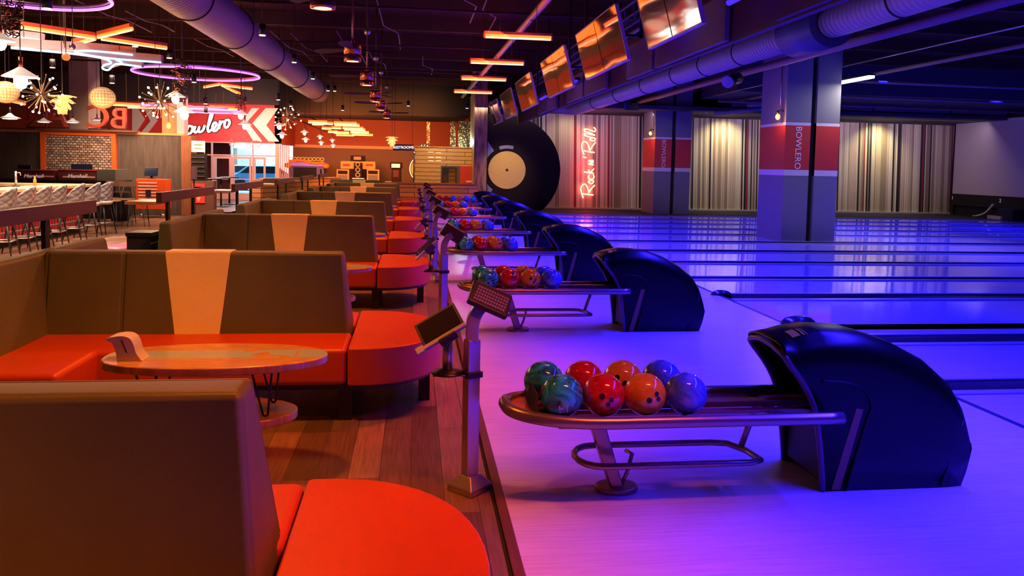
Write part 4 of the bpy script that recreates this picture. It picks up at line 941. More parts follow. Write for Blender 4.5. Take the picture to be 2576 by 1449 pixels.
# ------------------------------------------------------------------ hall end walls: red band, arrows, glass entrance
M_redwall = mat('red_wall_paint', (0.40, 0.075, 0.03), 0.6)
M_brownwall = mat('brown_wall_paint', (0.22, 0.12, 0.085), 0.7)
YA, YE = 38.0, 34.0
struct(MB().box(-20, 2.6, YA, YA + 0.2, 0, 2.42), 'wall_4', M_brownwall)
struct(MB().box(-20, 2.6, YA, YA + 0.2, 2.42, 5.3), 'wall_5', M_redwall)
struct(MB().box(-20, 2.6, YA - 0.06, YA, 2.36, 2.5), 'trim_7', M_cream_trim)
struct(MB().box(-20.2, -20, -3, 42, 0, 5.3), 'wall_left', mat('left_wall', (0.2, 0.1, 0.08), 0.7))
struct(MB().box(-20, 24, -3.2, -3, 0, 5.3), 'wall_front', mat('front_wall', (0.10, 0.06, 0.06), 0.8))
ex0, ez = P2(445, 355, YE); ex1, _ = P2(706, 357, YE)
M_signred = mat('sign_wall_red', (0.75, 0.045, 0.045), 0.55)
struct(MB().box(ex0 - 2.4, ex1, YE, YE + 0.2, 2.45, 4.05), 'wall_6', M_signred)
struct(MB().box(ex0 - 6, ex1 + 0.1, YE - 0.05, YE + 0.4, 4.05, 5.3), 'wall_7', mat('dark_fascia', (0.07, 0.045, 0.04), 0.8))
def chevron(pts, lab):
    P = [onY(px, py, YE - 0.03) for px, py in pts]
    o = MB().prism([(p.x, YE - 0.03, p.z) for p in P], (0, 0.028, 0)).build('chevron_panel', mat('cream_chevron', (0.88, 0.80, 0.74), 0.5)); tag(o, lab, 'wall decoration', 'painted arrows over the entrance')
chevron([(633, 272), (652, 272), (622, 306), (660, 356), (638, 356), (608, 308)], 'narrow cream arrow stripe right of the white script sign')
chevron([(668, 272), (700, 272), (670, 315), (702, 356), (676, 356), (635, 310)], 'broad cream arrow stripe at the right end of the red sign wall')
chevron([(362, 272), (375, 272), (396, 303), (370, 336), (352, 336), (378, 305)], 'pink arrow stripe left of the script sign')
chevron([(332, 272), (346, 272), (364, 300), (340, 336), (332, 336)], 'white arrow corner beside the big letter B')
# side piece of the sign wall hidden behind lamp glow
t = thing('script_sign', 'white illuminated script sign above the entrance doors', 'sign')
def c3(P, k=6): return [onY(450 + q.x / 3.963, 180 + q.y / 3.963, YE - 0.12) for q in smooth_line(P, k)]
STR = [[(20, 470), (5, 640)], [(0, 500), (40, 470), (60, 500), (20, 550), (60, 580), (40, 630), (0, 640)],
       [(125, 545), (95, 545), (80, 590), (90, 620), (120, 610), (138, 570), (125, 545), (150, 560)],
       [(165, 545), (152, 590), (165, 608), (190, 590), (205, 550), (196, 590), (210, 604), (240, 585), (258, 535)],
       [(285, 560), (318, 480), (338, 415), (334, 398), (320, 410), (304, 480), (288, 560), (294, 600), (312, 592)],
       [(312, 588), (345, 572), (374, 535), (368, 508), (345, 520), (334, 560), (345, 592), (372, 588), (392, 565)],
       [(396, 570), (408, 510), (412, 492), (400, 572)], [(404, 545), (420, 512), (440, 498), (452, 508)],
       [(490, 480), (465, 490), (455, 535), (468, 560), (492, 545), (508, 505), (490, 480), (510, 492)]]
mb = MB()
for P in STR: mb.tube([q + Vector((0, 0.06, 0)) for q in c3(P)], 0.072, 8)
mb.build('sign_outline', M_dark, t)
mb = MB()
for P in STR: mb.tube(c3(P), 0.048, 8)
mb.build('lit_lettering', mat('lit_sign_white', (1, 1, 1), 0.4, emit=(1, 0.93, 0.97), es=1.6), t)
light('POINT', 'sign_wall_light', onY(560, 335, YE - 2.0), 150, (1, 0.75, 0.72), 0.4); light('POINT', 'sign_wall_light', onY(670, 330, YE - 1.5), 50, (1, 0.85, 0.7), 0.3)  # second point is added to whiten the cream arrows
# glazed entrance
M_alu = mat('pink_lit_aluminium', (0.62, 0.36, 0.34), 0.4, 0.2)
M_glass = mat('door_glass', (0.9, 0.95, 1), 0.03); nodes(M_glass)[3].inputs['Transmission Weight'].default_value = 1.0; nodes(M_glass)[3].inputs['IOR'].default_value = 1.05
def bar(mb, px0, py0, px1, py1, Y, d=0.08):
    x0, z1 = P2(px0, py0, Y); x1, z0 = P2(px1, py1, Y); mb.box(x0, x1, Y, Y + d, max(z0, 0.0), z1)
def bar2(mb, pxa, pxb, z0, z1, Y, d=0.08):
    mb.box(P2(pxa, 430, Y)[0], P2(pxb, 430, Y)[0], Y, Y + d, z0, z1)
mb = MB()
for a, c in ((513, 515), (531, 535), (634, 637), (692, 703)): bar2(mb, a, c, 0, 2.46, YE)
x0, x1 = P2(513, 430, YE)[0], P2(703, 430, YE)[0]
mb.box(x0, x1, YE + 0.01, YE + 0.07, 2.40, 2.46); mb.box(x0, x1, YE + 0.01, YE + 0.07, 1.86, 1.92)
w_ = struct(mb, 'window_1', M_alu)
gl = MB().box(x0, x1, YE + 0.03, YE + 0.04, 1.92, 2.40).build('pane', M_glass, w_)
gl = MB().box(x0, x1, YE + 0.03, YE + 0.04, 0.0, 1.86).build('pane', M_glass, w_)
for i, (a, c) in enumerate(((536, 585), (585, 632), (638, 668))):
    mb = MB(); xa, xc = P2(a, 430, YE)[0], P2(c, 430, YE)[0]
    wd = 0.14 if i == 0 else 0.08
    mb.box(xa, xa + wd, YE - 0.02, YE + 0.06, 0.02, 1.84); mb.box(xc - wd, xc, YE - 0.02, YE + 0.06, 0.02, 1.84); mb.box(xa, xc, YE - 0.015, YE + 0.055, 1.74, 1.84); mb.box(xa, xc, YE - 0.015, YE + 0.055, 0.02, 0.26); mb.box(xa + wd, xc - wd, YE - 0.03, YE - 0.01, 0.86, 0.90)
    d = struct(mb, 'door_%d' % (i + 1), M_alu)
# the street outside: bright pavement, parked car, pale building
M_out = mat('sunlit_sky_backdrop', (0.5, 0.8, 1), 1.0, emit=(0.75, 0.95, 1.0), es=1.1)
tag(MB().box(-17, 1.5, 56, 56.3, 0, 12).build('pale_building', noisy(mat('sunlit_render', (0.7, 0.8, 0.85), 0.9), (0.45, 0.68, 0.75), (0.9, 0.95, 0.97), (0.4, 1, 0.6), 1.2, 2)), 'pale sunlit building across the street seen through the doors', 'building')
struct(MB().box(-20, 4, 42, 60, -0.12, 0.0), 'pavement', mat('pavement', (0.35, 0.5, 0.62), 0.8))
struct(MB().box(-20, 4, YE + 0.3, 42.2, 0.001, 0.004), 'floor', mat('entry_mat', (0.25, 0.28, 0.36), 0.6))
sunl = light('AREA', 'daylight', (-8, 46, 9.0), 9000, (0.55, 0.85, 1.0), 10, 6, target=(-8, 54, 1))
light('AREA', 'daylight', (-7.8, 41.0, 3.2), 260, (0.45, 0.72, 1.0), 3, 2, target=(-7.8, 35, 0.2))
def car(px, Y, lab, col):
    q = onY(px, 470, Y); t = thing('parked_car', lab, 'car', (q.x, Y, 0))
    prof = [(-2.1, 0.3), (-2.1, 0.8), (-1.5, 0.95), (-0.9, 1.4), (0.7, 1.42), (1.35, 0.98), (2.1, 0.85), (2.15, 0.3)]
    MB().prism([(x, -0.8, z) for x, z in prof], (0, 1.6, 0)).build('body', mat(col[0], col[1], 0.25, coat=0.5), t, bevel=0.06)
    MB().prism([(x, -0.82, z) for x, z in [(-1.3, 0.98), (-0.82, 1.34), (0.62, 1.35), (1.1, 0.98)]], (0, 1.64, 0)).build('window', M_screen, t)
    for x in (-1.3, 1.3):
        for y in (-0.72, 0.72): MB().cyl((x, y - 0.1, 0.33), (x, y + 0.1, 0.33), 0.33, 20).build('wheel', M_dark, t)
car(607, 47.5, 'blue-tinted parked car seen through the middle glass door', ('car_silver_blue', (0.25, 0.5, 0.62)))
car(672, 45.0, 'parked car seen through the right glass door', ('car_blue', (0.1, 0.35, 0.6)))
o = thing('street_tree', 'leafy tree seen through the middle glass door', 'tree', (onY(592, 400, 52).x, 52, 0))
mb = MB()
for i in range(60):
    a = random.random() * 6.3; r = random.random() * 1.1; mb.ball((r * math.cos(a), r * math.sin(a), 3.2 + random.random() * 1.8), 0.28, 8, 5)
mb.build('crown', mat('leaf_green', (0.10, 0.35, 0.28), 0.8), o); MB().cyl((0, 0, 0), (0, 0, 3.3), 0.12, 8).build('trunk', mat('bark', (0.1, 0.08, 0.06), 0.9), o)
# inner partition with slats between entrance and arcade, red dim wall in the vestibule
mb = MB()
for px in (706, 711, 716, 721, 726): 
    x, _ = P2(px, 400, 36.0); mb.box(x - 0.02, x + 0.02, 36.0, 36.08, 0, 2.42)
o = mb.build('slatted_screen', mat('pale_slat', (0.75, 0.5, 0.42), 0.5)); tag(o, 'pale vertical slat screen right of the glass entrance', 'screen')
struct(MB().box(ex1 - 0.25, ex1, YE, YA, 2.42, 4.2), 'wall_8', M_redwall)
x0, _ = P2(536, 430, 41.5); x1, _ = P2(585, 430, 41.5)
struct(MB().box(x0 - 3.2, x1 + 0.05, 40.8, 41.0, 0, 3.2), 'wall_9', mat('vestibule_wall', (0.25, 0.08, 0.08), 0.7))
struct(MB().box(-20, 2.6, 38.2, 42, 2.6, 2.8), 'ceiling', mat('vestibule_ceiling', (0.08, 0.04, 0.04), 0.8))
# (the wall behind the doors opens to the street)
for o in list(S.objects):
    if o.name.startswith('wall_4') or o.name.startswith('wall_5') or o.name.startswith('trim_7'):
        me = o.data
        for v in me.vertices:
            if v.co.x < -19: v.co.x = ex1 - 0.1
struct(MB().box(-20, ex0 - 2.45, YA - 4, YA - 3.8, 0, 5.3), 'wall_10', M_redwall)
# red neon gadgets hanging in the transom
for i, (px, py, rx, rz, lab) in enumerate([(583, 360, 0.10, 0.13, 'small red neon shield hanging left in the entrance transom'), (622, 371, 0.09, 0.09, 'small red neon square hanging in the entrance transom'), (643, 362, 0.26, 0.12, 'large red neon ring hanging in the entrance transom'), (678, 364, 0.18, 0.10, 'red neon frame hanging right in the entrance transom')]):
    q = onY(px, py, YE - 0.3); mb = MB(); mb.tube([(q.x + x, YE - 0.3, q.z + z) for x, z in ellipse(0, 0, rx, rz, 20 if i in (0, 2) else 4, PI / 4 * (i in (1, 3)), 2 * PI + PI / 4 * (i in (1, 3)))][:20 if i in (0, 2) else 4], 0.018, 6, closed=True)
    mb.tube([(q.x, YE - 0.3, q.z + rz * 0.6), (q.x, YE - 0.3, 2.55), (q.x, YE + 0.01, 2.55)], 0.006, 4)
    tag(mb.build('neon_ornament', mat('dim_red_neon', (1, 0.1, 0.05), 0.4, emit=(1, 0.05, 0.03), es=2.2)), lab, 'neon ornament', 'red neon ornaments in the transom')
# menu board, shelf unit, emblem poster
Ym = 23.6
t = thing('menu_sign', 'pale green lit notice board high on the dark wall post', 'sign'); x0, z1 = P2(481, 354, Ym); x1, z0 = P2(515, 383, Ym)
MB().box(x0, x1, Ym, Ym + 0.06, z0, z1).build('board', mat('pale_green_lit', (0.7, 0.9, 0.6), 0.5, emit=(0.62, 0.9, 0.55), es=0.55), t, bevel=0.01)
mb = MB()
for k_ in range(2):
    for j in range(7): mb.box(x0 + 0.09 + j * 0.032, x0 + 0.115 + j * 0.032, Ym - 0.004, Ym, z1 - 0.14 - k_ * 0.1, z1 - 0.08 - k_ * 0.1 - k_ * 0.02)
mb.build('text_marks', mat('green_grey_print', (0.15, 0.25, 0.14), 0.5), t)
t = thing('shoe_shelf', 'black open shelf rack with pale shelf edges below the green board', 'shelf'); x0, z1 = P2(482, 386, Ym); x1, z0 = P2(515, 455, Ym)
MB().box(x0, x1, Ym + 0.02, Ym + 0.3, z0, z1).build('back_panel', M_dark, t)
for k_ in range(5):
    zz = z1 - 0.11 - k_ * (z1 - z0 - 0.1) / 5; MB().box(x0, x1, Ym - 0.03, Ym + 0.05, zz - 0.012, zz).build('shelf', M_steel, t)
MB().box(x0 - 0.02, x1 + 0.25, Ym + 0.01, Ym + 0.35, 0, z0).build('lower_cabinet', mat('brown_lower', (0.16, 0.08, 0.05), 0.6), t)
t = thing('emblem_poster', 'red lit panel with a pale bull-horn emblem below the shelf rack', 'poster'); x0, z1 = P2(484, 462, Ym - 0.02); x1, z0 = P2(515, 515, Ym - 0.02)
MB().box(x0, x1, Ym - 0.02, Ym + 0.0, z0 + 0.05, z1).build('panel', mat('red_lit_panel', (0.7, 0.05, 0.03), 0.5, emit=(1, 0.05, 0.03), es=0.35), t)
cx = (x0 + x1) / 2; zc = (z0 + z1) / 2
mb = MB(); mb.prism([(cx + a, Ym - 0.03, zc + b_) for a, b_ in [(-0.12, 0.22), (-0.09, 0.1), (0, 0.06), (0.09, 0.1), (0.12, 0.22), (0.07, 0.05), (0.06, -0.1), (0.0, -0.24), (-0.06, -0.1), (-0.07, 0.05)]], (0, 0.01, 0)); mb.build('horn_emblem', mat('pale_emblem', (0.8, 0.45, 0.3), 0.5), t)
# hand-gel dispenser on its thin post
q = onZ(487, 523, 0); t = thing('gel_dispenser', 'grey hand-gel dispenser on a thin black post before the shelf rack', 'dispenser', (onY(488, 430, 21.5).x, 21.5, 0))
MB().cyl((0, 0, 0), (0, 0, 1.15), 0.018, 8).build('post', M_black, t); MB().cyl((0, 0, 0), (0, 0, 0.02), 0.16, 20).build('base', M_black, t); MB().box(-0.07, 0.07, -0.06, 0.06, 1.15, 1.5).build('tank', mat('dispenser_grey', (0.4, 0.36, 0.34), 0.5), t, bevel=0.02)
# tall round bar tables before the entrance
for i, (px, py, Y) in enumerate([(531, 508, 27.0), (556, 503, 28.6), (577, 500, 30.2)]):
    q = onY(px, py, Y); t = thing('standing_table', ['nearest of the three black standing tables before the glass doors', 'middle of the three black standing tables before the glass doors', 'farthest of the three black standing tables before the glass doors'][i], 'table', (q.x, Y, 0), group='black standing tables')
    MB().cyl((0, 0, 1.02), (0, 0, 1.06), 0.34, 28).build('tabletop', M_black, t); MB().cyl((0, 0, 0.02), (0, 0, 1.02), 0.035, 10).build('post', M_black, t)
    MB().lathe((0, 0, 0), [(0, 0), (0.26, 0), (0.26, 0.015), (0.05, 0.05), (0, 0.05)], 24).build('base', M_black, t)
# planked low wall in front of the arcade
M_pine = planks('orange_pine', (0.62, 0.30, 0.12), (0.42, 0.20, 0.08), (0.05, 0.02, 0.01), 3.0, 0.17, 0.5, 0, 0.012, 'xz', grain=0.3)
M_piney = planks('orange_pine_y', (0.62, 0.30, 0.12), (0.42, 0.20, 0.08), (0.05, 0.02, 0.01), 3.0, 0.17, 0.5, 0, 0.012, 'yz', grain=0.3)
t = thing('planked_low_wall', 'orange planked low wall running from the entrance behind the drink rails', 'low wall')
a = onZ(657, 500, 0); p0 = Vector((-5.6, 29.0, 0)); p1 = Vector((-3.3, 34.5, 0)); nrm = Vector((p1 - p0)).cross(Vector((0, 0, 1))).normalized() * 0.1
MB().prism([p0, p1, p1 + nrm, p0 + nrm], (0, 0, 1.0)).build('planks', M_piney, t); MB().prism([v + Vector((0, 0, 1.0)) for v in (p0 - nrm * 0.4, p1 - nrm * 0.4, p1 + nrm * 1.4, p0 + nrm * 1.4)], (0, 0, 0.05)).build('cap', M_oak, t)
MB().box(-5.85, -5.55, 28.88, 29.0, 0, 1.0).build('planks', M_pine, t)
# planked counter by the record wall
Yc = 27.3
t = thing('planked_counter', 'orange planked low counter in front of the yellow plank wall', 'counter')
x0, z1 = P2(996, 463, Yc); x1 = 2.2
MB().box(x0 - 0.4, x1, Yc, Yc + 0.3, 0, 0.99).build('planks', M_pine, t); MB().box(x0 - 0.45, x1, Yc - 0.05, Yc + 0.35, 0.99, 1.03).build('cap', mat('counter_cap', (0.3, 0.14, 0.07), 0.4), t)
t = thing('red_bench', 'long red bench at the foot of the planked counter', 'bench'); MB().box(-0.6, 2.1, 26.75, 27.25, 0.2, 0.48).build('seat', M_red, t, bevel=0.03); MB().box(-0.55, 2.05, 26.8, 27.2, 0, 0.2).build('plinth', mat('pale_plinth', (0.5, 0.3, 0.25), 0.6), t)
# yellow pine plank wall with service window
M_yel = planks('yellow_pine', (0.68, 0.42, 0.15), (0.60, 0.36, 0.12), (0.10, 0.05, 0.02), 1.9, 0.155, 0.5, 0, 0.011, 'xz', grain=0.3)
Yw = 29.6
def wx(px): return P2(px, 420, Yw)[0]
zt = P2(1130, 372, Yw)[1]; zo = P2(1130, 417, Yw)[1]
t = thing('plank_wall', 'yellow pine plank partition with a grey doorway and red box beside it', 'partition')
MB().box(wx(1043), wx(1110), Yw, Yw + 0.15, 0, zt).build('planks', M_yel, t); MB().box(wx(1110), wx(1223), Yw, Yw + 0.15, zo, zt).build('planks', M_yel, t)
MB().box(wx(1042), wx(1224), Yw - 0.04, Yw + 0.2, zt, zt + 0.04).build('cap', M_oak, t)
mb = MB(); mb.box(wx(1109), wx(1112), Yw - 0.02, Yw + 0.17, 0, zo); mb.box(wx(1152), wx(1157), Yw - 0.02, Yw + 0.17, 0, zo); mb.box(wx(1112), wx(1152), Yw - 0.02, Yw + 0.17, zo - 0.06, zo); mb.build('door_frame', mat('grey_frame', (0.10, 0.09, 0.09), 0.6), t)
MB().box(wx(1112), wx(1152), Yw + 0.8, Yw + 0.9, 0, zo).build('grey_backing', mat('grey_backing', (0.22, 0.18, 0.15), 0.7), t)
MB().box(wx(1131), wx(1148), Yw + 0.6, Yw + 0.7, 0, zo - 0.08).build('inner_planks', M_yel, t)
MB().box(wx(1157), 2.2, Yw - 0.25, Yw + 0.1, 0, zo).build('red_box', mat('red_laminate', (0.62, 0.055, 0.02), 0.45), t)
q = onY(1186, 456, Yw - 0.27); MB().box(q.x - 0.2, q.x + 0.2, Yw - 0.265, Yw - 0.25, q.z - 0.04, q.z + 0.02).build('pale_label', mat('pale_pink_label', (0.9, 0.6, 0.6), 0.5), t)
mb = MB()
for px, py in ((1084, 383), (1084, 396), (1084, 405), (1103, 385), (1103, 396), (1103, 405)): q = onY(px, py, Yw - 0.02); mb.cyl((q.x - 0.1, Yw - 0.03, q.z), (q.x + 0.1, Yw - 0.03, q.z), 0.012, 6)
mb.build('wall_slot_light', mat('warm_slot', (1, 0.8, 0.5), 0.4, emit=(1, 0.75, 0.4), es=1.2), t)
light('SPOT', 'plank_wall_light', (0.9, 28.2, 3.3), 160, (1, 0.66, 0.28), 0.1, target=(1.0, 29.6, 1.5), spot=110)
light('POINT', 'corner_glow_light', (1.9, 30.4, 2.6), 40, (0.7, 1.0, 0.8), 0.1)
# gold mottled panels above
M_goldleaf = mat('gold_leaf_screen', (0.5, 0.3, 0.08), 0.35, 0.4); nt, N, L, b = nodes(M_goldleaf)
tc = N.new('ShaderNodeTexCoord'); vo = N.new('ShaderNodeTexVoronoi'); vo.inputs['Scale'].default_value = 14; cr = N.new('ShaderNodeValToRGB'); e = cr.color_ramp.elements
e[0].position = 0.22; e[0].color = (0.85, 0.55, 0.2, 1); e[1].position = 0.5; e[1].color = (0.05, 0.025, 0.01, 1); L.new(tc.outputs['Object'], vo.inputs['Vector']); L.new(vo.outputs['Distance'], cr.inputs[0]); L.new(cr.outputs[0], b.inputs['Base Color'])
for (a, c, lab) in ((1133, 1146, 'narrow gold leaf-pattern panel above the plank wall'), (1153, 1192, 'wide gold leaf-pattern panel above the plank wall')):
    xa, za = P2(a, 305, 32.0); xc, zc_ = P2(c, 372, 32.0)
    tag(MB().box(xa, xc, 32.0, 32.06, 0.0, za).build('gold_leaf_screen', M_goldleaf), lab, 'wall decoration')
tag(MB().box(P2(1074, 300, 32)[0], P2(1082, 300, 32)[0], 32.0, 32.1, 0.0, P2(1078, 306, 32)[1]).build('leaf_post', M_goldleaf), 'thin mottled gold post above the black lettered arch', 'post')
q = onY(1068, 366, 31.5); t = thing('marquee_arch', 'black arch with small bulbs rising behind the plank wall', 'sign', (q.x, 31.5, 2.1))
P = [(x, 0, z) for x, z in ellipse(0, 0, 0.46, 0.42, 24, 0, PI)]; Q = [(x, 0, z) for x, z in ellipse(0, 0, 0.36, 0.28, 24, PI, 0)]
MB().prism(P + Q, (0, 0.08, 0)).build('arch', M_dark, t)
for x in (-0.42, 0.42): MB().box(x - 0.03, x + 0.03, 0.0, 0.08, -2.1, 0.02).build('arch_post', M_dark, t)
mb = MB()
for i in range(11): a = PI * (i + 0.5) / 11; mb.ball((0.41 * math.cos(a), -0.02, 0.35 * math.sin(a)), 0.016, 8, 5)
mb.build('bulb', M_lampw, t)
# restrooms sign
q = onY(1015, 371, 27.0); t = thing('restrooms_sign', 'dark hanging sign with white lit letters reading RESTROOMS', 'sign', (q.x, 27.0, q.z))
MB().box(-0.36, 0.36, 0, 0.08, -0.11, 0.11).build('sign_case', mat('navy_case', (0.03, 0.035, 0.07), 0.5), t, bevel=0.01)
lettering('RESTROOMS', 'lettering', mat('lit_sign_white', (1, 1, 1), 0.4), t, (0, -0.008, 0), (1, 0, 0.02), (0, 0, 1), 0.125)
mb = MB(); mb.cyl((-0.3, 0.04, 0.1), (-0.3, 0.04, 5.3 - q.z), 0.006, 5); mb.cyl((0.3, 0.04, 0.1), (0.3, 0.04, 5.3 - q.z), 0.006, 5); mb.build('hanger', M_black, t)
# black soffits over the arcade
struct(MB().box(ex1 + 0.2, 2.2, 32.5, 36.5, 3.68, 5.3), 'ceiling', mat('dark_soffit', (0.014, 0.008, 0.007), 0.9))
# ------------------------------------------------------------------ arcade machines along the brown wall
t = thing('prize_machine', 'purple prize machine with orange ornate crown by the entrance', 'arcade machine'); Y = 36.6
def W(px, py, Y=36.6): q = onY(px, py, Y); return q.x, q.z
M_purp = mat('purple_cabinet', (0.12, 0.09, 0.45), 0.5); M_orn = mat('arcade_orange', (0.95, 0.30, 0.04), 0.4, emit=(1, 0.20, 0.02), es=0.08)
x0, z1 = W(727, 417); x1, z0 = W(815, 440)
MB().box(x0, x1, Y, Y + 1.0, 0, z1).build('cabinet', M_purp, t, bevel=0.02)
MB().box(x0 + 0.2, x0 + 1.25, Y - 0.02, Y + 0.01, 0.9, z1 - 0.06).build('glass_front', M_screen, t); MB().box(x0 + 1.4, x1 - 0.1, Y - 0.02, Y + 0.01, 0.95, z1 - 0.12).build('glass_front', M_screen, t)
mb = MB(); mb.box(x0 - 0.05, x1 + 0.05, Y - 0.08, Y + 0.9, z1, z1 + 0.17); mb.build('header', mat('violet_header', (0.35, 0.2, 0.6), 0.4, emit=(0.3, 0.2, 1.0), es=0.2), t)
mb = MB()
for i in range(14):
    xx = x0 + (x1 - x0) * (i + 0.5) / 14; mb.ball((xx, Y - 0.1, z1 + 0.2 + 0.06 * math.sin(i * 0.45)), 0.075, 10, 6)
for xx in (x0 - 0.05, x1 + 0.08): mb.ball((xx, Y - 0.05, z1 + 0.02), 0.17, 12, 8, sz=0.7)
mb.build('orange_ornament', M_orn, t)
mb = MB()
for i in range(9): xx = x0 + (x1 - x0) * (i + 0.5) / 9; mb.tube([(xx + a, Y - 0.04, z1 + 0.33 + b_) for a, b_ in ellipse(0, 0, 0.09, 0.07, 10)], 0.02, 5, closed=True)
mb.build('gold_scroll', mat('gold_ornament', (0.8, 0.55, 0.15), 0.4, emit=(0.9, 0.6, 0.15), es=0.15), t)
# orange twin cabinet
t = thing('twin_ball_game', 'orange twin ball-toss arcade cabinet with a black header', 'arcade machine'); Y = 36.2
def bx(a, b_, c, d, yo, th, name, m, bev=0.0):
    xa, za = W(a, b_, Y + yo); xc, zc2 = W(c, d, Y + yo); return MB().box(xa, xc, Y + yo, Y + yo + th, max(0, min(za, zc2)), max(za, zc2)).build(name, m, t, bevel=bev)
bx(882, 391, 918, 406, 0.1, 0.3, 'header', mat('arcade_dark', (0.02, 0.007, 0.008), 0.7, spec=0.2)); bx(890, 394, 908, 402, 0.07, 0.02, 'header_art', mat('header_red', (0.9, 0.15, 0.08), 0.4, emit=(1, 0.12, 0.05), es=0.5))
bx(857, 405, 944, 426, 0.15, 0.5, 'upper_cabinet', M_orn, 0.01)
for a, c in ((862, 880), (920, 938)): bx(a, 412, c, 418, 0.12, 0.02, 'brand_panel', mat('dark_red_print', (0.25, 0.03, 0.02), 0.5))
for a, c in ((847, 877), (923, 953)):
    bx(a, 426, c, 540, 0.0, 0.6, 'game_bay', mat('pale_orange_frame', (0.80, 0.36, 0.15), 0.5)); bx(a + 3, 429, c - 3, 438, -0.02, 0.03, 'bay_header', mat('arcade_dark', (0, 0, 0))); bx(a + 3, 440, c - 3, 465, -0.02, 0.03, 'bay_glass', mat('grey_glass', (0.2, 0.17, 0.16), 0.2))
bx(890, 409, 910, 540, -0.1, 0.5, 'centre_totem', mat('arcade_dark', (0, 0, 0)), 0.03)
for py in (414, 427, 440):
    q = onY(900, py, Y - 0.12); MB().tube([(q.x + a, Y - 0.12, q.z + b_) for a, b_ in ellipse(0, 0, 0.09, 0.09, 16)], 0.02, 6, closed=True).build('target_ring', mat('ring_cream', (0.8, 0.5, 0.35), 0.4), t)
bx(886, 448, 916, 450, -0.14, 0.05, 'red_light_bar', M_neon_r)
# black boxing-style cabinet
t = thing('black_cabinet', 'black arcade cabinet with a cream lit header before the brown wall', 'arcade machine'); Y = 34.8
bx(985, 411, 1008, 540, 0, 0.6, 'cabinet', mat('arcade_dark', (0, 0, 0)), 0.02); bx(981, 408, 1012, 424, -0.05, 0.5, 'head', mat('arcade_dark', (0, 0, 0)), 0.02)
bx(985, 412, 1006, 422, -0.08, 0.03, 'lit_header', mat('cream_lit', (1, 0.8, 0.5), 0.4, emit=(1, 0.62, 0.3), es=1.0)); bx(989, 428, 1003, 446, -0.02, 0.03, 'screen', mat('maroon_screen', (0.12, 0.03, 0.03), 0.2))
# prize wheel
q = onY(1064, 425, 34.0); t = thing('prize_wheel_game', 'large upright prize wheel half hidden by the plank wall', 'arcade machine', (q.x, 34.0, q.z))
MB().cyl((0, 0, 0), (0, 0.12, 0), 0.62, 48).build('rim', M_dark, t)
MB().tube([(x, -0.01, z) for x, z in ellipse(0, 0, 0.57, 0.57, 40)], 0.025, 6, closed=True).build('rim_light', mat('pale_rim', (0.9, 0.8, 0.75), 0.4, emit=(1, 0.8, 0.7), es=0.5), t)
for i in range(12):
    a0 = 2 * PI * i / 12; a1 = 2 * PI * (i + 1) / 12; c = [('wedge_violet', (0.2, 0.06, 0.4)), ('wedge_orange', (0.9, 0.3, 0.05)), ('wedge_green', (0.3, 0.45, 0.1)), ('wedge_red', (0.6, 0.05, 0.05))][i % 4]
    MB().prism([(0, -0.02, 0), (0.52 * math.cos(a0), -0.02, 0.52 * math.sin(a0)), (0.52 * math.cos((a0 + a1) / 2), -0.02, 0.52 * math.sin((a0 + a1) / 2)), (0.52 * math.cos(a1), -0.02, 0.52 * math.sin(a1))], (0, 0.02, 0)).build('wedge', mat(c[0], c[1], 0.5), t)
mb = MB().box(-0.12, 0.12, 0.02, 0.3, -q.z, -0.4); mb.build('stand', M_dark, t)
MB().box(-0.06, 0.3, -0.05, 0.15, 0.45, 0.95).build('red_topper', mat('red_lit_panel', (0, 0, 0)), t)
# small white bench items beside the cabinet
q = onY(977, 455, 33.5); tag(MB().box(-0.14, 0.14, 0, 0.2, 0, 0.9).build('token_machine', mat('pale_token_machine', (0.75, 0.55, 0.45), 0.5), loc=(q.x, 33.5, 0), bevel=0.01), 'small pale token machine left of the black cabinet', 'machine')
# ------------------------------------------------------------------ overhead: ducts, pipes, beams
ZC = 5.3
M_duct = mat('grey_spiral_duct', (0.34, 0.25, 0.21), 0.5, 0.1); nt, N, L, b = nodes(M_duct)
tc = N.new('ShaderNodeTexCoord'); wv = N.new('ShaderNodeTexWave'); wv.bands_direction = 'Y'; wv.inputs['Scale'].default_value = 3.2; wv.wave_profile = 'SIN'
bp = N.new('ShaderNodeBump'); bp.inputs['Strength'].default_value = 0.7; bp.inputs['Distance'].default_value = 0.02
L.new(tc.outputs['Object'], wv.inputs['Vector']); L.new(wv.outputs['Fac'], bp.inputs['Height']); L.new(bp.outputs[0], b.inputs['Normal'])
t = thing('spiral_duct', 'large grey spiral duct running over the booths from the top left', 'duct', (-3.2, 0, 4.0))
MB().tube([(0, -2.5, 0), (0, 10, 0), (0, 26.2, 0)], 0.345, 40).build('duct', M_duct, t)
MB().lathe((0, 0, 0), [(0.345, 0), (0.30, 0.06), (0.15, 0.09), (0, 0.1)], 32).build('end_cap', M_duct, t).matrix_local = Matrix.Translation((0, 26.2, 0)) @ Matrix.Rotation(-PI / 2, 4, 'X')
mb = MB(); mh = MB()
for y in (3.0, 5.6, 6.3, 8.4, 9.3, 11.5, 14.2, 17.4, 21.2, 25):
    MB().tube([(x, y, z) for x, z in ellipse(0, 0, 0.352, 0.352, 32)], 0.014, 5, closed=True).build('band', M_dark, t)
    for sx in (-0.355, 0.355): MB().cyl((sx, y, 0), (sx, y, 1.3), 0.006, 4).build('hanger', M_dark, t)
t = thing('spiral_duct', 'blue-lit spiral duct running over the lanes beside the ceiling beam', 'duct', (5.5, 0, 3.70))
MB().tube([(0, -2.5, 0), (0, 9.8, 0)], 0.215, 36).build('duct', M_duct, t)
MB().tube([(0, 10.8, 0), (0, 25.5, 0)], 0.215, 36).build('duct', M_duct, t)
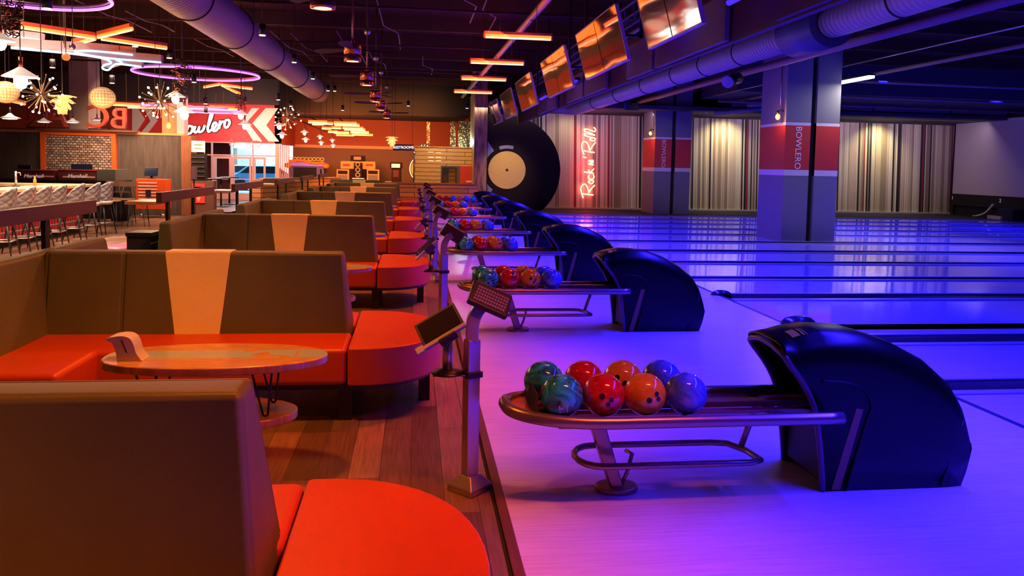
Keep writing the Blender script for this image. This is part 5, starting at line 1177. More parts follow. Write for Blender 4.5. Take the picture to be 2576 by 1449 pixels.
MB().tube([(0, 9.8, 0), (0, 10.8, 0)], 0.33, 36).build('junction', mat('dark_junction', (0.05, 0.045, 0.06), 0.5), t)
MB().tube(smooth_line([(0, 25.4, 0), (-0.02, 26.2, 0.0), (-0.35, 26.7, 0.05), (-1.2, 26.9, 0.2)], 5), 0.21, 24).build('elbow', M_duct, t)
mb = MB()
for y in (6.0, 8.3, 9.8, 10.8, 12.6, 14.2, 15.8, 18.0, 20.5, 23.2): MB().tube([(x, y, z) for x, z in ellipse(0, 0, 0.222, 0.222, 28)], 0.012, 5, closed=True).build('band', M_dark, t); MB().cyl((0, y + 0.3, 0.2), (0, y + 0.3, ZC - 3.7), 0.008, 4).build('hanger', M_dark, t)
# structural beam carrying the screens, with fascia panels
M_beam = mat('maroon_beam', (0.07, 0.03, 0.035), 0.7)
struct(MB().box(3.72, 3.80, -3, 28.3, 3.22, 3.9), 'ceiling', M_beam); struct(MB().box(3.72, 4.3, -3, 28.3, 3.9, 3.96), 'ceiling', M_beam)
M_fascia = mat('taupe_fascia', (0.19, 0.155, 0.14), 0.7)
for i, (a, c) in enumerate([(4.0, 7.6), (8.9, 11.6), (11.75, 13.2), (14.7, 16.6), (16.75, 18.6), (20.0, 21.5), (21.6, 23.0)]):
    tag(MB().box(3.64, 3.70, a, c, 3.24, 3.80).build('fascia_panel', M_fascia if i else M_beam), '%s fascia panel on the beam behind the hanging screens' % ['maroon', 'nearest taupe', 'second taupe', 'third taupe', 'fourth taupe', 'fifth taupe', 'farthest taupe'][i], 'panel', 'fascia panels on the beam')
# joists and beams across the ceiling
M_joist = mat('joist_black', (0.06, 0.028, 0.012), 0.7, spec=0.2)
for i in range(15):
    y = 1.2 + i * 2.6
    struct(MB().box(-20, 24, y, y + 0.10, 4.98, 5.3), 'ceiling', M_joist)
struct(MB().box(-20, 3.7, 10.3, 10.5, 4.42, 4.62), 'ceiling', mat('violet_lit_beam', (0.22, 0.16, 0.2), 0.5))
def pipe(name, pts, r, m, lab, cat='pipe', n=10, group=None, sm=0):
    return tag(MB().tube(smooth_line(pts, sm) if sm else pts, r, n).build(name, m), lab, cat, group)
M_pipe = mat('painted_pipe', (0.20, 0.13, 0.13), 0.5)
p1 = onZ(1376, 0, 4.4); p2 = onZ(1150, 262, 4.4)
t = pipe('overhead_pipe', [(p1.x + 0.02, -2, 4.4), (p1.x, p1.y, 4.4), (p2.x, 31, 4.4)], 0.065, mat('pipe_orange_lit', (0.40, 0.22, 0.18), 0.45), 'round pipe crossing above the four orange tube lights')
mb = MB()
for y in range(8, 30, 2): mb.tube([(p1.x + x, y, 4.4 + z) for x, z in ellipse(0, 0, 0.07, 0.07, 16)], 0.012, 5, closed=True)
mb.build('coupling', M_dark, t)
for i, (x, z, r, lab) in enumerate([(8.0, 4.1, 0.09, 'thick blue-lit pipe passing in front of the near column top'), (6.9, 4.3, 0.05, 'thin pipe between duct and thick blue-lit pipe'), (10.4, 4.3, 0.02, 'thin white-edged cable rail right of the thick blue pipe'), (11.5, 4.2, 0.05, 'pipe running over the lanes right of the column'), (4.6, 4.6, 0.04, 'thin pipe high above the spiral duct over the lanes')]):
    pipe('lane_pipe', [(x, -2, z), (x, 27.5, z)], r, M_pipe if i != 2 else M_steel, lab)
for i, (x0, x1, y, z) in enumerate([(10.6, 22, 19.5, 4.15), (10.6, 22.9, 22.5, 4.05), (10.5, 22.8, 26.0, 4.1), (-7, 2, 8.2, 4.5), (-9, 3, 14.8, 4.6), (-11, 3, 19.5, 4.6), (-12, 3, 24.0, 4.5)]):
    pipe('cross_pipe', [(x0, y, z), (x1, y + (0.4 if i < 3 else 0), z)], 0.04 if i < 3 else 0.025, M_pipe if i < 3 else M_joist, 'thin pipe crossing under the %s' % ['ceiling right of the near column', 'ceiling in the second run right of the column', 'ceiling far right near the mural', 'ceiling nearest the camera on the left', 'ceiling second on the left', 'ceiling third on the left', 'ceiling farthest on the left'][i])
mb = MB()
rnd = random.Random(3)
o = thing('conduit_run', 'bent electrical conduits snaking across the black ceiling above the booths', 'conduit'); o['kind'] = 'stuff'
mb = MB()
for i in range(16):
    x = -7 + i * 0.55 + rnd.random() * 0.2; y = 8 + rnd.random() * 16; ln = 2 + rnd.random() * 5
    mb.tube([(x, y, 4.9), (x + 0.02, y + ln * 0.5, 4.9), (x + 0.35, y + ln * 0.6, 4.85), (x + 0.35, y + ln, 4.85), (x + 0.35, y + ln, 5.3)], 0.014, 5)
mb.build('conduit', mat('conduit_grey', (0.22, 0.15, 0.15), 0.5), o)
# dark bulkhead and brown duct on the far right
struct(MB().box(10.4, 22.9, 24.2, 27.35, 4.28, 5.3), 'ceiling', mat('bulkhead', (0.05, 0.045, 0.055), 0.8))
t = thing('rectangular_duct', 'brown-grey rectangular duct above the record mural on the far right', 'duct')
MB().box(11.6, 22.8, 27.45, 28.6, 4.05, 4.45).build('duct', mat('duct_taupe', (0.16, 0.13, 0.11), 0.6), t)
mb = MB()
for x in (14.0, 17.2, 20.4): mb.box(x, x + 0.05, 27.42, 28.63, 4.03, 4.48)
mb.build('seam', M_dark, t)
# truss behind the screens
t = thing('lattice_truss', 'black lattice truss behind the hanging screens', 'truss')
mb = MB()
for x, z in ((3.24, 4.2), (3.49, 4.2), (3.36, 3.95)): mb.cyl((x, -2, z), (x, 27.5, z), 0.018, 6)
for i in range(60):
    y = -2 + i * 0.5; mb.cyl((3.24, y, 4.2), (3.36, y + 0.25, 3.95), 0.008, 4); mb.cyl((3.49, y, 4.2), (3.36, y + 0.25, 3.95), 0.008, 4)
mb.build('lattice', mat('truss_black', (0.06, 0.05, 0.07), 0.5), t)
# ultraviolet lamps
M_uv = mat('uv_lamp', (0.2, 0.1, 1), 0.4, emit=(0.045, 0.02, 1.0), es=1.3)
for i, y in enumerate([4.9, 7.9, 10.3, 13.5, 17.2, 21.0]):
    t = thing('uv_lamp', 'glowing blue lamp tube on the beam, %s in its row' % ORD[i], 'lamp', (3.50, y, 3.60), group='blue lamp tubes on the beam')
    mb = MB().box(-0.05, 0.05, -0.55, 0.55, 0.0, 0.06); mb.box(-0.02, 0.24, -0.03, 0.03, 0.06, 0.09); mb.build('housing', M_black, t); MB().cyl((-0.02, -0.52, -0.02), (-0.02, 0.52, -0.02), 0.035, 10).build('tube', M_uv, t)
for i, (px, py) in enumerate([(1497, 222), (1580, 190), (1455, 238), (1650, 160)]):
    q = onX(px, py, 4.3); t = thing('violet_lamp', 'small violet lamp strip under the beam edge, %s' % ['second from the left', 'third from the left', 'leftmost', 'rightmost'][i], 'lamp', (4.3, q.y, q.z), group='violet strips under the beam')
    MB().box(-0.06, 0.06, -0.4, 0.4, 0, 0.04).build('strip', mat('violet_strip', (0.5, 0.4, 1), 0.4, emit=(0.35, 0.22, 1.0), es=0.9), t)
# linear white lamp right of the near column
q = onZ(2147, 205, 3.9); t = thing('linear_lamp', 'bright white linear lamp right of the near column top', 'lamp', (q.x, q.y, 3.9))
MB().box(-0.07, 0.07, -0.75, 0.75, 0, 0.06).build('diffuser', mat('white_lit', (1, 1, 1), 0.4, emit=(1, 0.95, 0.85), es=6), t); MB().box(-0.08, 0.08, -0.77, 0.77, 0.06, 0.1).build('housing', M_black, t); MB().cyl((0, 0, 0.1), (0, 0, ZC - 3.9), 0.008, 5).build('hanger', M_black, t)
light('AREA', 'linear_lamp_light', (q.x, q.y, 3.85), 60, (1, 0.93, 0.8), 0.15, 1.5, target=(q.x, q.y, 0))
# ------------------------------------------------------------------ hanging paired screens
M_tv = mat('glossy_bronze_screen', (0.30, 0.24, 0.21), 0.06, 0.92); nt, N, L, b = nodes(M_tv)
tc = N.new('ShaderNodeTexCoord'); nz = N.new('ShaderNodeTexNoise'); nz.inputs['Scale'].default_value = 1.1; nz.inputs['Detail'].default_value = 0
bp = N.new('ShaderNodeBump'); bp.inputs['Strength'].default_value = 0.12; bp.inputs['Distance'].default_value = 0.05
L.new(tc.outputs['Object'], nz.inputs['Vector']); L.new(nz.outputs['Fac'], bp.inputs['Height']); L.new(bp.outputs[0], b.inputs['Normal'])
M_bezel = mat('pale_bezel', (0.55, 0.42, 0.38), 0.4)
tvs = [(4.3, 6.4), (7.55, 9.33), (10.28, 12.85), (13.92, 16.5), (18.1, 20.75), (21.85, 24.55), (25.6, 27.0), (27.15, 28.2)]
for i, (a, c) in enumerate(tvs):
    t = thing('paired_screen', ['pair of screens cut by the top edge, nearest the camera', 'pair of hanging screens with the blue reflection, second nearest', 'large pair of hanging screens reflecting orange light, third nearest', 'fourth nearest pair of hanging screens, deep orange', 'fifth nearest pair of hanging screens', 'sixth nearest pair of hanging screens', 'seventh nearest pair of hanging screens', 'farthest narrow pair of hanging screens'][i], 'screen', (2.75, (a + c) / 2, 3.54), group='hanging lane screens')
    h = (c - a) / 2; R = Matrix.Rotation(0.27, 3, 'Y') if False else None
    def q3(u, v, w_): return Vector((0.10 * -v + w_, u, 0.365 * v))     # u along lanes row, v up the tilted face, w outwards
    def leaf(mb, u0, u1, v0, v1, w0, w1): mb.hexa([q3(u0, v0, w0), q3(u0, v0, w1), q3(u1, v0, w1), q3(u1, v0, w0), q3(u0, v1, w0), q3(u0, v1, w1), q3(u1, v1, w1), q3(u1, v1, w0)])
    for s_ in (0, 1):
        u0, u1 = (-h, -0.004) if s_ == 0 else (0.004, h)
        mb = MB(); leaf(mb, u0, u1, -1, 1, 0.0, 0.035); sc = mb.build('screen', mat('screen_back', (0.02, 0.015, 0.02), 0.5), t)
        mb = MB(); leaf(mb, u0 + 0.012, u1 - 0.012, -0.97, 0.97, -0.006, 0.0); mb.build('display', M_tv, sc)
    mb = MB()
    leaf(mb, -h - 0.008, h + 0.008, -1.02, -0.975, -0.010, 0.04); leaf(mb, -h - 0.008, h + 0.008, 0.985, 1.01, -0.010, 0.04); leaf(mb, -h - 0.012, -h, -1, 1, -0.010, 0.04); leaf(mb, h, h + 0.012, -1, 1, -0.010, 0.04)
    mb.build('bezel', M_bezel, t)
    mb = MB(); 
    for u in (-h * 0.6, h * 0.6): mb.box(0.05, 0.44, u - 0.02, u + 0.02, 0.02, 0.06); mb.box(0.40, 0.44, u - 0.02, u + 0.02, 0.0, 1.7)
    mb.build('bracket', M_black, t)
    if i == 1:
        pass
# ------------------------------------------------------------------ orange tube lights in a row
for i, y in enumerate([12.65, 15.9, 19.0, 22.5]):
    t = thing('orange_tube_light', '%s of the four level orange tube lights above the lane edge' % ['nearest', 'second nearest', 'third nearest', 'farthest'][i], 'lamp', (1.65, y, 3.8), group='level orange tube lights')
    MB().cyl((-0.545, 0, 0), (0.545, 0, 0), 0.036, 12).build('tube', M_neon_o, t); MB().cyl((-0.53, -0.024, -0.022), (0.53, -0.024, -0.022), 0.016, 8).build('centre_glow_bar', M_centre_glow, t)  # bar on the near underside is added as the tube's bright centre
    mb = MB(); mb.box(-0.56, 0.56, -0.035, 0.035, 0.035, 0.075); mb.box(-0.57, -0.545, -0.035, 0.035, -0.03, 0.05); mb.box(0.545, 0.57, -0.035, 0.035, -0.03, 0.05); mb.build('housing', mat('orange_housing', (0.55, 0.12, 0.05), 0.4), t)
    mb = MB()
    for x in (-0.3, 0.3): mb.cyl((x, 0, 0.07), (x, 0, 1.5), 0.006, 4)
    mb.build('hanger', M_joist, t)
# ------------------------------------------------------------------ ceiling fans with copper lamps
def make_fan():
    t = thing('ceiling_fan', '', 'ceiling fan', (0, 0, 0), group='copper ceiling fans over the booths')
    MB().lathe((0, 0, 0), [(0.085, 0.0), (0.118, 0.0), (0.120, 0.02), (0.120, 0.085), (0.112, 0.09), (0.112, 0.105), (0.122, 0.11), (0.122, 0.235), (0.108, 0.255), (0.03, 0.262), (0, 0.262)], 32).build('lamp_housing', M_copper, t)
    MB().lathe((0, 0, 0.004), [(0, 0), (0.098, 0), (0.098, 0.012), (0, 0.012)], 28).build('lens', mat('amber_lens', (1, 0.6, 0.3), 0.4, emit=(1, 0.42, 0.14), es=9), t)
    MB().cyl((0, 0, 0.25), (0, 0, 0.31), 0.028, 14).build('collar', M_copper, t)
    MB().cyl((0, 0, 0.3), (0, 0, 0.92), 0.014, 10).build('rod', mat('copper_rod', (0.6, 0.3, 0.2), 0.35, 0.8), t)
    MB().ball((0, 0, 0.98), 0.062, 18, 10).build('canopy', M_steel, t)
    MB().cyl((0, 0, 1.02), (0, 0, 2.12), 0.02, 8).build('drop_pipe', M_joist, t)
    for k_ in range(3):
        a = 0.05 + k_ * 2 * PI / 3; c, s_ = math.cos(a), math.sin(a)
        mb = MB(); P = [(0.12, -0.03, 0.0), (0.45, -0.075, 0.0), (0.68, -0.06, 0), (0.72, 0, 0), (0.68, 0.06, 0), (0.45, 0.075, 0), (0.12, 0.03, 0)]
        mb.prism([(x * c - y * s_, x * s_ + y * c, 0.17 + y * 0.25) for x, y, z in P], (0, 0, 0.01)); mb.build('blade', mat('fan_blade', (0.035, 0.02, 0.016), 0.6), t)
    return t
f0 = make_fan()
for i, (y, z) in enumerate([(7.69, 3.17), (11.26, 3.13), (14.55, 3.12), (17.75, 3.07), (20.4, 3.06), (24.66, 3.10)]):
    t = f0 if i == 0 else copy_tree(f0)
    t.location = (-0.9, y, z)
    if i: t.rotation_euler.z = i * 0.35
    t['label'] = ['copper ceiling fan lamp cut by the top edge, nearest', 'second nearest copper ceiling fan lamp on its rod', 'third nearest copper ceiling fan lamp', 'fourth nearest copper ceiling fan lamp', 'fifth nearest copper ceiling fan lamp', 'farthest copper ceiling fan lamp, lowest in the photo'][i]
# ------------------------------------------------------------------ orange neon forks
def neon_bars(name, segs, Y0, lab, r=0.045, m=None, slope=0.0, group=None):
    t = thing(name, lab, 'lamp', (0, 0, 0), group=group)
    for a, b_ in segs:
        q1 = onZ(*a, Y0); q2 = onZ(*b_, Y0)
        MB().cyl(q1, q2, r, 10).build('tube', m or M_neon_o, t); of = Vector((0, -r * 0.6, -r * 0.6)); MB().cyl(q1 + of, q2 + of, r * 0.48, 8).build('centre_glow_bar', M_centre_glow, t)
        d = (q2 - q1).normalized(); sd = d.cross(Vector((0, 0, 1))) * r
        MB().prism([q1 + sd + Vector((0, 0, r)), q2 + sd + Vector((0, 0, r)), q2 - sd + Vector((0, 0, r)), q1 - sd + Vector((0, 0, r))], (0, 0, 0.05)).build('housing', mat('orange_housing', (0, 0, 0)), t)
        c = (q1 + q2) / 2; MB().cyl(c + Vector((0, 0, r)), (c.x, c.y, ZC), 0.006, 4).build('hanger', M_joist, t)
    return t
neon_bars('neon_bar_light', [((55, 68), (238, 95)), ((185, 111), (238, 98)), ((248, 93), (331, 73)), ((256, 97), (419, 121))], 3.6, 'bright orange crossed tube light at the upper left', 0.032)
neon_bars('neon_bar_light', [((514, 219), (552, 212)), ((558, 213), (600, 219)), ((603, 220), (634, 223)), ((558, 214), (578, 224)), ((581, 226), (604, 236))], 3.7, 'small forked orange tube light below the left purple ring', 0.035)
neon_bars('neon_bar_light', [((283, 263), (352, 267)), ((322, 270), (458, 272))], 3.35, 'orange tube pair left of the hanging starburst lamp, above the letter B', 0.035)
neon_bars('neon_bar_light', [((527, 271), (597, 275))], 3.3, 'single orange tube above the script sign', 0.035)
neon_bars('neon_bar_light', [((0, 310), (70, 316)), ((0, 318), (52, 322)), ((28, 254), (62, 262))], 3.0, 'orange tubes at the left edge over the back bar', 0.03)
light('POINT', 'fork_glow', onZ(240, 102, 3.4), 45, (1, 0.2, 0.03), 0.4)
light('POINT', 'fork_glow', onZ(575, 222, 3.5), 60, (1, 0.2, 0.03), 0.4)
for yy in (12.65, 15.9, 19.0, 22.5): light('POINT', 'tube_glow', (1.65, yy, 4.0), 14, (1, 0.15, 0.02), 0.3)
grid = [(776, 820, 306), (786, 812, 311), (814, 836, 310), (840, 895, 309), (842, 902, 313), (810, 832, 322), (835, 857, 321), (862, 912, 321), (866, 917, 325), (826, 848, 331), (840, 876, 333), (846, 888, 339), (882, 926, 332), (886, 936, 338)]
for i, (a, c, y) in enumerate(grid):
    pass
t = thing('neon_array_light', 'wide grid of parallel orange tubes glowing under the far ceiling', 'lamp')
for a, c, y in grid:
    q1 = onZ(a, y, 2.95); q2 = onZ(c, y, 2.95); q2 = Vector((q2.x, q1.y, q1.z))
    MB().cyl(q1, q2, 0.05, 10).build('tube', M_neon_o, t); MB().cyl(q1 + Vector((0, -0.035, -0.03)), q2 + Vector((0, -0.035, -0.03)), 0.024, 8).build('centre_glow_bar', M_centre_glow, t)
mb = MB()
for a in (815, 850, 900): q1 = onZ(a, 305, 3.35); mb.cyl((q1.x, 24, 3.02), (q1.x - 0.2, 35, 3.02), 0.02, 6); mb.cyl((q1.x, 28, 3.02), (q1.x, 28, 5.3), 0.008, 4)
mb.build('frame', M_dark, t)
light('AREA', 'array_light', (-3.6, 32.0, 2.8), 260, (1.0, 0.20, 0.02), 3, 1, target=(-3.2, 38, 2.2))
# ------------------------------------------------------------------ purple rings
def ring(px, py, hw, Z, r, lab, part=None):
    q = onZ(px, py, Z); q2 = onZ(px + hw, py, Z); R = (q2 - q).length
    t = thing('neon_ring_light', lab, 'lamp', (q.x, q.y, Z), group='purple neon rings')
    MB().tube([(x, y, 0) for x, y in ellipse(0, 0, R, R, 72)], r, 8, closed=True).build('tube', M_neon_p, t)
    MB().tube([(x, y, 0.05) for x, y in ellipse(0, 0, R * 0.985, R * 0.985, 72)], r * 1.1, 6, closed=True).build('housing', mat('purple_housing', (0.25, 0.12, 0.3), 0.4), t)
    for k_ in range(4): a = k_ * PI / 2 + 0.5; MB().cyl((R * math.cos(a), R * math.sin(a), 0.05), (R * math.cos(a), R * math.sin(a), ZC - Z), 0.006, 4).build('hanger', M_joist, t)
    return q, R
ring(496, 187, 138, 3.75, 0.022, 'purple neon ring in the upper left, the whole circle in view')
ring(62, -14, 185, 3.75, 0.020, 'large purple neon ring cut by the top left corner')
ring(522, 279, 66, 3.25, 0.03, 'small purple neon ring in front of the red sign wall')
ring(420, 270, 55, 3.42, 0.03, 'faint purple neon ring behind the starburst lamp')
light('POINT', 'ring_light', onZ(496, 187, 3.6), 40, (0.6, 0.12, 1), 0.4)
# ------------------------------------------------------------------ layered sign with cyan edge
t = thing('layered_neon_sign', 'grey layered cut-out sign with cyan neon edging hanging at the upper left', 'neon sign')
M_slab = mat('grey_sign_slab', (0.36, 0.25, 0.24), 0.6)
YS = 13.5
def slab(pts, dy, th, name='slab'):
    P = [onY(px, py, YS + dy) for px, py in pts]
    MB().prism([(p.x, YS + dy, p.z) for p in P], (0, th, 0)).build(name, M_slab, t)
slab([(-30, 72), (60, 77), (105, 83), (104, 101), (60, 96), (0, 91), (-30, 90)], 0.25, 0.12)
slab([(20, 93), (105, 100), (240, 108), (336, 118), (335, 137), (250, 129), (185, 127), (60, 120), (14, 112)], 0.12, 0.12)
slab([(30, 118), (130, 125), (200, 128), (300, 128), (406, 138), (405, 157), (330, 152), (280, 146), (200, 136), (100, 126)], 0.0, 0.12)
slab([(254, 148), (300, 147), (358, 155), (356, 168), (300, 162), (275, 170), (256, 168)], -0.02, 0.10)
def cy(P, dy, r=0.016, k=5): return MB().tube([onY(q.x, q.y, YS + dy) for q in smooth_line(P, k)], r, 6).build('edge_tube', M_neon_c, t)
cy([(-20, 92), (20, 92), (70, 97), (103, 102)], 0.22)
cy([(28, 119), (120, 127), (190, 129), (260, 131), (334, 138)], 0.09)
cy([(28, 121), (150, 132), (220, 140), (262, 148), (280, 158), (262, 164), (258, 172), (272, 176), (285, 165), (300, 161), (355, 168)], -0.04)
cy([(334, 138), (230, 128), (188, 131), (240, 142), (300, 149), (405, 157)], -0.03)
cy([(292, 150), (302, 154), (308, 161)], -0.05, 0.02)
mb = MB()
for px, py in ((60, 95), (160, 110), (163, 120), (300, 125), (390, 140)): q = onY(px, py, YS + 0.1); mb.cyl(q, (q.x, q.y, ZC), 0.006, 4)
mb.build('hanger', M_joist, t)
# ------------------------------------------------------------------ pendants
def cord(t, z0, Zt, r=0.006): return MB().cyl((0, 0, z0), (0, 0, Zt), r, 5).build('cord', M_black, t)
def dome_pendant(px, py, Y, wpx, lab, bulb=True, pw=0):
    q = onY(px, py, Y); R = wpx * Y / FPX / 2
    t = thing('dome_pendant', lab, 'pendant lamp', q, group='white shade pendants with glowing bulbs')
    MB().lathe((0, 0, 0), [(R, -R * 0.1), (R * 0.96, -R * 0.05), (R * 0.32, R * 0.36), (R * 0.12, R * 0.5), (0, R * 0.5)], 24).build('shade', mat('white_shade', (0.95, 0.85, 0.78), 0.5, emit=(1, 0.72, 0.5), es=0.55), t)
    if bulb: MB().lathe((0, 0, -R * 0.85), [(0, 0), (R * 0.25, R * 0.12), (R * 0.38, R * 0.4), (R * 0.36, R * 0.75), (R * 0.2, R * 1.05), (0, R * 1.05)], 18).build('bulb', M_lampw, t)
    MB().cyl((0, 0, R * 0.45), (0, 0, R * 1.1), R * 0.12, 10).build('socket', M_copper, t)
    cord(t, R, ZC - q.z)
    if pw: light('POINT', 'pendant_light', q - Vector((0, 0, R * 0.6)), pw, WARM, R * 0.4)
    return t
dp = [(52, 190, 9.7, 78, 'largest white dome pendant with a glowing bulb, upper left', 30), (441, 241, 15.7, 46, 'white dome pendant just right of the starburst lamp', 14), (464, 280, 17.0, 50, 'white dome pendant before the script sign\'s hidden first letter', 14),
      (606, 286, 18.5, 34, 'white dome pendant just right of the script sign', 12), (616, 312, 19.5, 32, 'white dome pendant below and right of the one beside the script sign', 0), (702, 315, 22.0, 26, 'white dome pendant under the right starburst lamp', 0), (709, 338, 22.8, 25, 'lower white dome pendant under the right starburst lamp', 0),
      (766, 332, 28.0, 20, 'upper pendant of the pair left of the orange tube grid', 0), (769, 350, 29.0, 20, 'lower pendant of the pair left of the orange tube grid', 0), (805, 343, 26.5, 17, 'upper pendant of the middle pair under the orange tube grid', 0), (808, 358, 27.5, 17, 'lower pendant of the middle pair under the orange tube grid', 0), (836, 352, 29.0, 15, 'upper pendant of the right pair under the orange tube grid', 0), (838, 365, 30.0, 15, 'lower pendant of the right pair under the orange tube grid', 0), (2, 100, 8.0, 60, 'white dome pendant cut by the left edge of the photo', 0)]
for px, py, Y, wd, lab, pw in dp: dome_pendant(px, py, Y, wd, lab, True, pw)
for px, py, Y, wd, lab in ((25, 297, 17.0, 46, 'flat glowing disc pendant at the far left over the bar'), (110, 306, 19.0, 36, 'flat glowing disc pendant before the letter N'), (183, 307, 19.0, 36, 'flat glowing disc pendant right of the letter A'), (244, 301, 20.0, 24, 'small glowing disc pendant before the letter C')):
    q = onY(px, py, Y); R = wd * Y / FPX / 2; t = thing('disc_pendant', lab, 'pendant lamp', q, group='flat disc pendants over the bar')
    MB().lathe((0, 0, 0), [(0, -R * 0.06), (R * 0.7, -R * 0.06), (R, 0), (R * 0.4, R * 0.22), (R * 0.12, R * 0.5), (0, R * 0.5)], 22).build('shade', mat('disc_shade', (0.7, 0.6, 0.55), 0.5), t)
    MB().lathe((0, 0, 0), [(0, -R * 0.14), (R * 0.62, -R * 0.10), (R * 0.66, -R * 0.06), (0, -R * 0.06)], 20).build('diffuser', M_lampw, t); MB().cyl((0, 0, R * 0.4), (0, 0, R * 1.1), R * 0.1, 8).build('socket', M_black, t); cord(t, R, ZC - q.z)
# wicker globes
M_wick = mat('wicker_globe', (0.75, 0.58, 0.30), 0.6, emit=(1.0, 0.66, 0.28), es=0.45)
for px, py, Y, hp, lab in ((258, 246, 14.0, 28, 'glowing woven globe pendant left of centre in front of the concrete column'), (14, 232, 13.0, 28, 'glowing woven globe pendant at the left edge of the photo')):
    q = onY(px, py, Y); R = hp * Y / FPX; t = thing('globe_pendant', lab, 'pendant lamp', q, group='woven globe pendants')
    MB().ball((0, 0, 0), R * 0.94, 28, 16, sz=0.88).build('shade', M_wick, t)
    mb = MB()
    for k_ in range(9):
        z = R * 0.88 * math.cos(PI * (k_ + 1) / 10); rr = R * math.sin(PI * (k_ + 1) / 10); mb.tube([(x, y, z) for x, y in ellipse(0, 0, rr, rr, 28)], 0.006, 4, closed=True)
    for k_ in range(12):
        a = k_ * PI / 12; mb.tube([(R * math.cos(t_) * math.cos(a), R * math.cos(t_) * math.sin(a), R * 0.88 * math.sin(t_)) for t_ in [2 * PI * j / 28 for j in range(28)]], 0.005, 4, closed=True)
    mb.build('weave', mat('wicker_strands', (0.45, 0.30, 0.12), 0.6), t)
    MB().ball((0, -R * 0.95, 0), R * 0.0 + 0.001, 6, 4).build('core', M_lampw, t) if False else None
    MB().lathe((0, 0, 0), [(0, -R * 0.30), (R * 0.28, 0), (0, R * 0.3)], 16).build('bulb', M_bulb, t)
    cord(t, R * 0.85, ZC - q.z); light('POINT', 'globe_light', q + Vector((0, -0.4, -0.3)), 16, WARM, 0.15)
# petal pendants
M_petal = mat('petal_shade', (0.9, 0.65, 0.3), 0.5, emit=(1.0, 0.55, 0.18), es=0.75)
for px, py, Y, wp, lab in ((157, 258, 13.0, 66, 'golden petal pendant beside the left starburst lamp'), (986, 354, 25.0, 36, 'golden petal pendant above the restrooms sign')):
    q = onY(px, py, Y); R = wp * Y / FPX / 2; t = thing('petal_pendant', lab, 'pendant lamp', q, group='golden petal pendants')
    mb = MB(); 
    for row, (rr, zz, n_, tilt) in enumerate([(0.95, 0.45, 9, 0.15), (0.85, 0.15, 9, 0.6), (0.6, -0.2, 7, 1.0), (0.3, -0.5, 5, 1.3)]):
        for k_ in range(n_):
            a = 2 * PI * (k_ + 0.5 * (row % 2)) / n_; c, s_ = math.cos(a), math.sin(a)
            P = [(-0.5, -0.05), (-0.25, -0.22), (0.1, -0.26), (0.38, -0.15), (0.45, 0), (0.38, 0.15), (0.1, 0.26), (-0.25, 0.22), (-0.5, 0.05)]
            pts = []
            for u, v in P:
                r_ = rr * 0.6 + u * math.cos(tilt) * 0.8; z_ = zz - u * math.sin(tilt) * 0.8 + 0.08 * (v * v) * 4
                pts.append((R * (r_ * c - v * s_), R * (r_ * s_ + v * c), R * z_))
            mb.prism(pts, (R * 0.02 * c, R * 0.02 * s_, R * 0.03))
    mb.build('petal', M_petal, t); MB().ball((0, 0, 0), R * 0.28, 14, 8).build('bulb', M_bulb, t); cord(t, R * 0.4, ZC - q.z)
# starburst lamps
M_brass = mat('dark_brass', (0.3, 0.2, 0.12), 0.35, 0.8)
for px, py, Y, wp, n_, lab, pw in ((105, 238, 11.5, 96, 44, 'left starburst lamp with star-bright bulbs over the bar', 40), (402, 256, 14.5, 98, 44, 'middle starburst lamp with star-bright bulbs', 40), (722, 296, 24.0, 66, 36, 'right starburst lamp before the broad cream arrow', 40)):
    q = onY(px, py, Y); R = wp * Y / FPX / 2; t = thing('starburst_lamp', lab, 'pendant lamp', q, group='starburst lamps')
    MB().ball((0, 0, 0), R * 0.13, 14, 8).build('hub', M_brass, t); ms = MB(); mbb = MB(); mt = MB(); rnd = random.Random(px)
    for i in range(n_):
        zf = 1 - 2 * (i + 0.5) / n_; a = i * 2.39996; rr = math.sqrt(1 - zf * zf); d = Vector((rr * math.cos(a), rr * math.sin(a), zf)); l_ = R * (0.72 + 0.3 * rnd.random())
        ms.cyl(d * R * 0.1, d * l_, 0.006, 4)
        if i % 2: mbb.ball(d * l_, R * 0.055, 8, 5)
        else: mt.ball(d * l_, R * 0.03, 6, 4)
    ms.build('arm', M_brass, t); mbb.build('bulb', M_bulb, t); mt.build('arm_tip', M_steel, t)
    cord(t, 0.05, ZC - q.z); light('POINT', 'starburst_light', q + Vector((0, -0.3, -0.4)), pw, WARM, 0.3)
